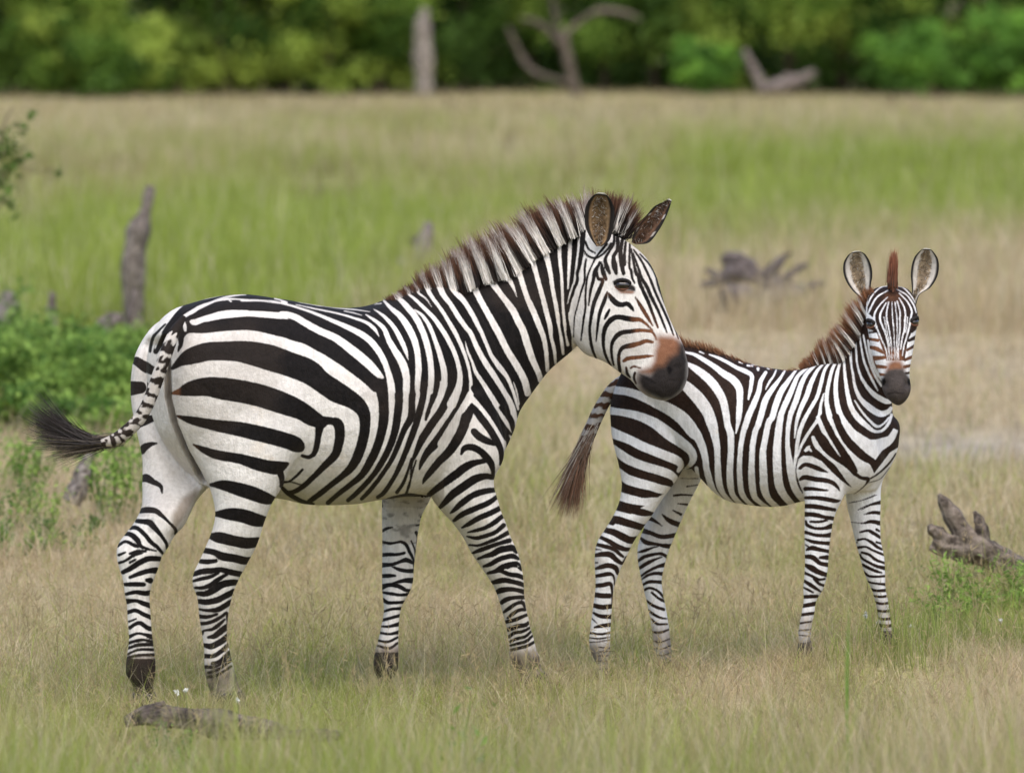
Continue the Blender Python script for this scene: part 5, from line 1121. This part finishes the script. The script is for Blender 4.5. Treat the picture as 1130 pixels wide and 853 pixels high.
dirt_shade=np.maximum(dirt_shade,.62*sstep(500,560,v)*(v<560)*(u>305)*(u<490)*(.5+.6*nz))  # shade of the belly painted into the coat, broken up by noise
dirt_shade=np.maximum(dirt_shade,.28*sstep(-.1,-.6,NN[:,2]))  # duller tone on faces turned downwards
dirt_shade=np.maximum(dirt_shade,(fh&(v<570))*.20+(ff&(v<600))*.60*nz)
dirt_shade=np.maximum(dirt_shade,.25*sstep(.5,.8,fbm(V[:,0]*5,V[:,2]*7,33))); dirt_shade=np.maximum(dirt_shade,.16*sstep(372,330,v)*(u<500)*(u>200)); dirt_shade=np.maximum(dirt_shade,soft(u,v,[('N 560,190 640,60 760,-10 760,60 700,160 620,300 560,360',5,.75),('A 200,640 262,640 290,830 230,830',3,.3)])*(fh|(fhd<1.3)))  # inner far thigh: dark hair and shade painted together; darker patch by the crease
B=np.maximum(B,(.25+.75*sstep(.35,.6,fbm(V[:,0]*60,V[:,2]*25,9)))*soft(u,v,[("Z 120,728 182,728 182,800 120,800",9,.75),("Z 402,718 450,718 450,790 402,790",9,.7),("Z 548,722 612,716 640,800 548,800",12,.6),("Z 210,735 275,730 290,810 210,810",14,.65)]))
B=np.maximum(B,.5*ff*(v<602)*sstep(.55,.75,fbm(V[:,0]*40,V[:,2]*90,12)))
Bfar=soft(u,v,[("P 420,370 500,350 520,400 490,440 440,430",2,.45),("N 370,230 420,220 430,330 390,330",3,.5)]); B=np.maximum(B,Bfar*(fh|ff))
DK=soft(u,v,[('K 742,520 752,500 775,500 790,525 780,560 758,565',1.6,1.),('K 500,560 560,580 610,610 650,640 640,650 600,625 540,600',1.,.8)])
ROOT_A=empty('zebra',up(370,783,17.75)*np.array([1,1,0]),'large adult zebra with a dark tail tuft, standing in front of the foal','zebra')
tint=np.stack([R,G,B,np.clip(dirt_shade,0,1)],1)
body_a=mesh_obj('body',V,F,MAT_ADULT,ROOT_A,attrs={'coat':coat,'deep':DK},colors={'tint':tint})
bvhA=BVHTree.FromPolygons([tuple(p) for p in V.tolist()],F.tolist())
WH=np.array([.92,.87,.80]); BK=np.array([.018,.013,.011]); BR=np.array([.17,.075,.04])
AMS=[(432, 333, -1.7, -2.5), (446, 328, -2.5, -5.9), (458, 325, -5.0, -11.7), (474, 326, -9.2, -21.8), (489, 328, -11.7, -33.4), (505, 322, -12.5, -38.5), (518, 314, -14.2, -43.5), (539, 307, -17.6, -45.1), (558, 303, -21.8, -45.1), (570, 295, -25.1, -42.7), (585, 283, -25.9, -39.3), (601, 274, -24.2, -40.1), (617, 264, -20.0, -41.8), (633, 256, -17.6, -40.1), (645, 252, -10.1, -38.5), (658, 250, -4.2, -37.6), (670, 248, 5.0, -35.1), (680, 254, 15.0, -35.1), (688, 260, 20.0, -28.4)]
ady=lambda x,y: np.array([aplane(.0)(a) for a in np.minimum(x,648)])-.04*sstep(600,690,x)
mane('mane',ROOT_A,AMS,ady,MA,14000,ALAT,.018,WH,BK,BR,.85)
CIN=np.array([.26,.165,.085]); RIM=np.array([.015,.012,.01])
ear(ROOT_A,[(658,272,664,272),(651,262,672,266),(646,250,676,255),(645,237,678,240),(647,226,677.5,229),(653,217,673,219),(660,212.5,667,213)],17.99,.9,CIN,RIM,WH,WH*.7,-.02,seed=1,rt=.72,wt=.64)
ear(ROOT_A,[(697,268,702,270),(699,258,716,268),(704,247,726,256),(713,238,733,244),(722,228,738,232),(733,222.5,740.5,224),(738,219.5,741,221)],18.10,.6,np.array([.16,.085,.05]),RIM,WH,BK*1.6,-.01,seed=2,rt=.74,wt=.68)
eye(ROOT_A,bvhA,687,314.5,.0205,.006)
def atail(V,s):
    u,v=pj(V); bars=np.sin(s*88+1.2*np.sin(s*21)+2.2*(vnoise(u*.35,v*.35,3)-.5)*2)
    mid=np.abs(u-np.interp(s,[0,1],[0,1]))*0
    coat=bars*2.0-.1; coat=np.where(s<.12,-3,coat)
    t=np.zeros((len(V),4)); t[:,3]=.25+.3*s; return coat,t
tail_part(ROOT_A,[(203,350,-.02),(193,366,-.06),(184,388,-.09),(177,408,-.10),(170,428,-.10),(163,446,-.10),(153,463,-.10),(141,475,-.10),(127,485,-.10),(112,489,-.10)],[.008,.018,.021,.021,.021,.021,.021,.021,.020,.012],atail,
  [(130,485,-1,.20,76,420,.09,np.array([.22,.17,.12]),np.array([.07,.055,.045]),.04),(120,488,-1,.02,84,480,.10,np.array([.05,.042,.038]),np.array([.16,.13,.10]),-.06),(110,490,-1,-.22,84,560,.12,BK*2,np.array([.07,.06,.055]),-.14),(100,490,-1,-.42,70,380,.15,BK*1.5,np.array([.06,.052,.048]),-.26),(142,477,-1,.65,30,200,.16,np.array([.34,.27,.19]),BK*3,.05)],17.42,MAT_ADULT)
hoof(ROOT_A,[(574,746,603,741),(575,752,606,748),(577,758,610,758)],18.0,.045)
hoof(ROOT_A,[(417,754,436,754),(415,760,438,760),(412,763,441,763)],17.92,.045)
hoof(ROOT_A,[(233,764,268,762),(234,774,272,772),(235,784,277,784)],17.48,.045)
hoof(ROOT_A,[(146,764,172,764),(144,774,175,774),(142,784,178,784)],17.48,.045)

# ------------------------------------------------ foal
FYW=math.radians(-22); FLAT=(math.sin(FYW),-math.cos(FYW),0)
def fplane(off):
    def f(x):
        k=(x-CX)/FPX; t=math.tan(FYW); return (18.40-.385*t+off)/(1-k*t)
    return f
F_TORSO=part([(688,420,689,450,0,.05),(693,405,696,500,0,.11),(705,392,710,520,0,.15),(725,384,728,488,0,.165),(752,381.5,754,502,0,.17),(775,385,776,526,0,.175),(800,391.5,800,550,0,.185),(830,402.5,828,557,0,.19),(860,408,858,558,0,.19),(885,408,886,553,0,.175),(905,403,912,548,0,.155),(925,402,938,545,0,.13),(945,415,957,538,0,.11),(960,440,970,525,0,.08),(970,465,975,508,0,.05)],fplane(0),FLAT,34,4,2.15)
F_CHEST=part([(905,430,950,440,18.18,.10),(905,460,990,462,18.16,.10),(910,487,992.5,486,18.16,.11),(918,503,989,502,18.17,.11),(928,520,981,518,18.18,.10),(935,540,968,540,18.20,.08)],None,(0,1,0),26)
F_NECK=part([(893,408,960,530,18.22,.11),(905,402,982,505,18.20,.105),(917,398,985,475,18.18,.095),(929,391,985,455,18.16,.085),(939,381,984,440,18.15,.08),(946,368,985,425,18.14,.075),(951,352,992,410,18.13,.07),(957,338,1000,390,18.12,.065)],None,(0,1,0),26)
F_HEAD=part([(967,318,1001,318,18.10,.035),(959,325,1008,325,18.09,.07),(956,336,1011,336,18.07,.095),(955,350,1013.5,350,18.05,.105),(957.5,364,1011,364,18.03,.10),(961,380,1008.5,380,18.005,.09),(965,396,1006,396,17.98,.078),(969,410,1003.5,410,17.955,.066),(972.5,421,1004,420,17.94,.058),(973,430,1005,428,17.93,.052),(979,439,1001.5,438,17.93,.042),(987,445.5,995,445.5,17.935,.02)],None,(0,1,.25),28,4,2.15)
F_NH=part([(690,400,770,400,18.30,.06),(674,440,770,450,18.27,.085),(673,465,768,475,18.26,.09),(677,490,761,502,18.25,.09),(683,512,754,517,18.25,.082),(686,532,746,531,18.25,.075),(683.5,550,733,548,18.25,.066),(675.5,569,720,567,18.25,.058),(666.5,584,709,583,18.25,.052),(658,598,699,600,18.25,.048),(655.5,612,691.5,616,18.25,.045),(656,628,684,629,18.25,.04),(657,646,678,646,18.25,.034),(655,664,675.5,664,18.25,.031),(652,686,674,685,18.26,.03),(650,702,673,702,18.26,.031),(650,714,673,715,18.265,.033),(654,726,672,726,18.27,.03),(658,734,671,734,18.27,.026),(658,740,673,739,18.27,.027)],None,(0,1,0),24)
F_FH=part([(700,430,785,440,18.46,.07),(720,490,782,492,18.46,.075),(728,512,780,512,18.46,.07),(730,532,772.5,533,18.46,.065),(722,555,760,555,18.46,.058),(711,580,750,579,18.46,.05),(704,598,743,597,18.455,.046),(702.5,612,737,612,18.455,.043),(704.5,627,734,625,18.455,.04),(708,642,731,640,18.45,.035),(711,656,732,655,18.45,.031),(714.5,672,735,671,18.45,.029),(718,690,738,689,18.45,.029),(720.5,707,739.5,705,18.45,.031),(723,721,741,719,18.45,.031),(729,732,743,730,18.45,.026)],None,(0,1,0),24)
F_NF=part([(880,450,940,450,18.10,.06),(878,480,950,485,18.09,.075),(882,510,946,512,18.08,.075),(887,532,938,533,18.075,.068),(888,550,930,550,18.07,.06),(888,566,921.5,566,18.07,.052),(888,585,917,585,18.07,.047),(888,605,914.5,605,18.07,.044),(888,622,913.5,624,18.07,.042),(887,638,912,638,18.075,.042),(886,650,907.5,652,18.08,.037),(886.5,662,901.5,662,18.08,.03),(884,676,899.5,676,18.08,.028),(881.5,690,896.5,690,18.085,.029),(880,702,895,702,18.09,.031),(881.5,711,894.5,710,18.09,.027)],None,(0,1,0),22)
F_FF=part([(925,480,985,480,18.27,.06),(930,515,981,512,18.26,.062),(933,540,973,535,18.25,.058),(935,556,972,554,18.245,.052),(939.5,576,971.3,575,18.24,.046),(944.5,597,971.5,597,18.235,.042),(948.5,612,975,613,18.23,.04),(952,626,977,627,18.23,.039),(956,639,977.5,640,18.23,.036),(961,650,978,651,18.23,.03),(965,664,981,664,18.23,.027),(968,678,983,678,18.23,.027),(970,690,985,690,18.23,.029),(973,698,986,698,18.23,.026)],None,(0,1,0),22)
BUMPS_F=[(965,352,17.95,.02,-.004),(1009,348,17.95,.02,-.004),(960,344,17.97,.022,.008),(1012,341,17.97,.022,.008),(975,424,17.9,.012,-.006),(1001,424,17.9,.012,-.006),(988,425,17.88,.03,.006),(915,470,18.0,.08,.006),(735,500,18.2,.08,.006)]
V,F,NN=skin_body('foal',[F_TORSO,F_CHEST,F_NECK,F_HEAD,F_NH,F_FH,F_NF,F_FF],.0038,8,BUMPS_F)
MF=CoatMap(FOAL_NEAR,(640,300,1040,770)); MH=CoatMap(FOAL_HEAD,(940,300,1030,460),4); MFFH=CoatMap(FOAL_FH,(690,480,810,770)); MFFF=CoatMap(FOAL_FF,(925,510,1000,720))
u,v=pj(V); view=-V/np.linalg.norm(V,axis=1)[:,None]; facing=(NN*view).sum(1)
F_P0=np.array([.385,18.40,0.]); Vm=mirror(V,F_P0,FLAT); um,vm=pj(Vm); latc=(V-F_P0)@np.array(FLAT)
coat=np.where((facing>-.05)|(latc>-.01),MF(u,v),MF(um,vm))
fh,fhd=in_part(V,F_FH,1.25); _,nhd=in_part(V,F_NH,1.2); fh&=(fhd<nhd)&(v>518); coat=np.where(fh,MFFH(u,v)-.1,coat)
ff,ffd=in_part(V,F_FF,1.25); _,nfd=in_part(V,F_NF,1.2); ff&=(ffd<nfd)&(v>545); coat=np.where(ff,MFFF(u,v)-.1,coat)
hd,hdd=in_part(V,F_HEAD,1.22); _,nkd=in_part(V,F_NECK,1.2)
hd&=(V[:,1]<18.12)&((V[:,1]<18.07)|(hdd<nkd)); coat=np.where(hd,MH(u,v),coat)
R=np.maximum(.05,soft(u,v,[("h 370,200 480,200 560,420 560,640 380,640",4,.9),("h 560,330 700,330 740,450 540,450",6,.8),("h 740,320 840,320 840,560 740,560",4,.6),("g 540,590 680,590 700,680 520,680",6,.45)]))
G=soft(u,v,[("h 560,480 600,450 640,440 700,450 735,500 740,550 700,570 600,580 545,600 535,560",4.5,1.)])*hd
B=soft(u,v,[("h 525,590 570,545 640,535 720,535 770,600 830,680 830,760 780,860 700,940 600,940 500,820 470,700",2.6,1.)])*hd
dirt_shade=soft(u,v,[("Z 640,708 690,708 690,770 640,770",8,.6),("Z 705,690 755,690 755,770 705,770",12,.6),("Z 870,680 905,680 905,740 870,740",10,.5),("Z 955,660 995,660 995,720 955,720",8,.5)])
nz=fbm(V[:,0]*14,V[:,2]*14,22)
dirt_shade=np.maximum(dirt_shade,.22*sstep(-.1,-.6,NN[:,2])); dirt_shade=np.maximum(dirt_shade,(fh&(v<600))*.30); dirt_shade=np.maximum(dirt_shade,.12*sstep(.5,.8,nz))  # duller tone on faces turned downwards and on the upper far hind leg
B=np.maximum(B,(.3+.7*sstep(.35,.6,fbm(V[:,0]*70,V[:,2]*30,9)))*soft(u,v,[("Z 640,712 690,712 690,770 640,770",9,.6),("Z 705,700 755,700 755,770 705,770",12,.6),("Z 870,690 905,690 905,740 870,740",9,.5)]))
dirt_shade=np.maximum(dirt_shade,soft(u,v,[("i 140,390 230,480 200,560 130,560",3,.3)]))
DK=soft(u,v,[('e 800,345 822,335 832,365 815,395 798,380',.9,1.),('e 1003,335 1022,345 1024,385 1008,392 998,365',.9,1.),('e 840,452 900,440 975,450 975,458 900,450 845,462',.8,.7)])
ROOT_F=empty('zebra',up(820,745,18.3)*np.array([1,1,0]),'smaller zebra foal behind the adult, face and round ears towards the viewer','zebra')
body_f=mesh_obj('body',V,F,MAT_FOAL,ROOT_F,attrs={'coat':coat,'deep':DK},colors={'tint':np.stack([R,G,B,np.clip(dirt_shade,0,1)],1)})
bvhF=BVHTree.FromPolygons([tuple(p) for p in V.tolist()],F.tolist())
FBR=np.array([.34,.145,.065]); FBK=np.array([.055,.03,.02])
FMS=[(889,408,-4,-5),(897,405,-6,-9),(905,403,-7,-18),(911,402,-7,-23),(918,400,-7,-25),(925,397,-9,-25),(931,392,-13,-23),(937,384,-16,-21),(943,374,-17,-19),(948,362,-13,-20),(953,349,-10,-19),(959,337,-7,-15),(966,326,-4,-10)]
fdy=lambda x,y: 18.17-.0011*(x-905)
# mane stripes follow the upper ends of the neck stripes
FOAL_MANE='''
P Z 860,420 860,300 975,290 975,330 955,370 905,420
-e 244,235,12 200,160,14
-e 304,222,12 262,120,14
-e 352,212,12 300,100,12
-e 402,200,14 360,130,12
-e 455,185,14 400,80,12
-m 845,680,30 800,620,40 740,550,34
-m 885,635,16 830,530,18 760,455,10
-m 940,560,30 870,460,40 800,370,30
-m 1000,460,26 950,360,34 880,260,22
-m 1050,350,30 1010,250,40 960,190,24
-m 1090,290,20 1060,190,24 1030,130,14
'''
MFM=CoatMap(FOAL_MANE,(850,280,1000,430))
mane('mane',ROOT_F,FMS,fdy,MFM,5200,(0,1,0),.013,WH,FBK,FBR,.9)
dummy=lambda a,b: np.full(len(a),-5.)
mane('back_fringe',ROOT_F,[(722,386,-2,-8),(740,383,-3,-11),(760,384,-4,-13),(785,389,-4,-10),(800,392.5,-4,-7),(830,403,-4,-4),(860,409,-4,-2),(885,409,-4,-3)],lambda x,y:np.array([fplane(0)(a) for a in x]),dummy,1500,FLAT,.012,WH,FBK,np.array([.36,.16,.07]),1.0)
# forelock: one upright wisp
n=700; b0=up(984.5,316,18.07); r=np.random.default_rng(5); roots=b0+r.normal(size=(n,3))*np.array([.006,.018,.006]); dirs=np.stack([.06+np.clip(r.normal(size=n),-1.6,1.6)*.05,r.normal(size=n)*.1,np.ones(n)],1); dirs/=np.linalg.norm(dirs,axis=1)[:,None]
cc=np.where((r.random(n)<.3)[:,None],FBK*1.5,np.array([.22,.085,.045])); v_,f_,c_=ribbons(roots,dirs,(.132-.05*np.abs(dirs[:,0]-.06)/.055)*r.uniform(.75,1,n)*np.clip(1-.0*n,0,1),np.full(n,.0035),np.zeros(n),cc*.7,np.array([[.30,.11,.06]])*r.uniform(.7,1.2,(n,1)),5,r)
mesh_obj('forelock',v_,f_,MAT_PIG,ROOT_F,colors={'pigment':c_})
FIN=np.array([.46,.35,.23])
ear(ROOT_F,[(956,338,966,332),(950,329,961,326),(941,321,961,315),(934,311,962.5,305),(930.5,300,962,296),(931,290,959,287),(936,281.5,954,280),(942,277.5,948,277)],18.10,.75,FIN,RIM,WH,WH*.8,-.01,seed=3)
ear(ROOT_F,[(1001,332,1011,336),(1006,325,1015,325),(1006,315,1026,318),(1005,304,1033.5,307),(1006,293,1036,296),(1009,284,1035,286),(1015,277,1030,278),(1020,274,1026,274.5)],18.10,.75,FIN,RIM,WH,WH*.8,-.01,seed=4)
eye(ROOT_F,bvhF,961,358,.0165,.005); eye(ROOT_F,bvhF,1009,355.5,.0165,.005)
def ftail(V,s):
    u,v=pj(V); bars=np.sin(s*70+(u-650)*.25+1.5*(vnoise(u*.3,v*.3,3)-.5)*2); t=np.zeros((len(V),4)); t[:,0]=.4; t[:,3]=.3+.3*s
    return bars*2.0+.1,t
TB=np.array([.24,.14,.09]); TW=np.array([.60,.52,.44])
tail_part(ROOT_F,[(696,418,.06),(686,420,.02),(676,430,-.0),(667,443,-.0),(659,458,0),(652,474,0),(645,492,0),(638,512,0)],[.014,.017,.021,.022,.023,.023,.021,.012],ftail,
  [(655,468,-.46,1,60,200,.08,TW,TB,.02),(652,475,-.42,1,85,330,.09,TB,TW*.8,.02),(647,488,-.35,1,82,420,.12,TB,TB*.7,.02),(640,508,-.25,1,64,420,.15,TB*.8,np.array([.24,.11,.06]),.02)],18.30,MAT_FOAL)
hoof(ROOT_F,[(658,736,673,736),(657,742,676,741),(656,747,679,747)],18.27,.032)
hoof(ROOT_F,[(729,728,743,727),(729,733,746,732),(729,738,749,738)],18.45,.032)
hoof(ROOT_F,[(881,708,895,707),(880,716,897,715),(879,724,900,723)],18.09,.032)
hoof(ROOT_F,[(973,695,986,695),(973,702,989,701),(973,710,991,709)],18.23,.032)
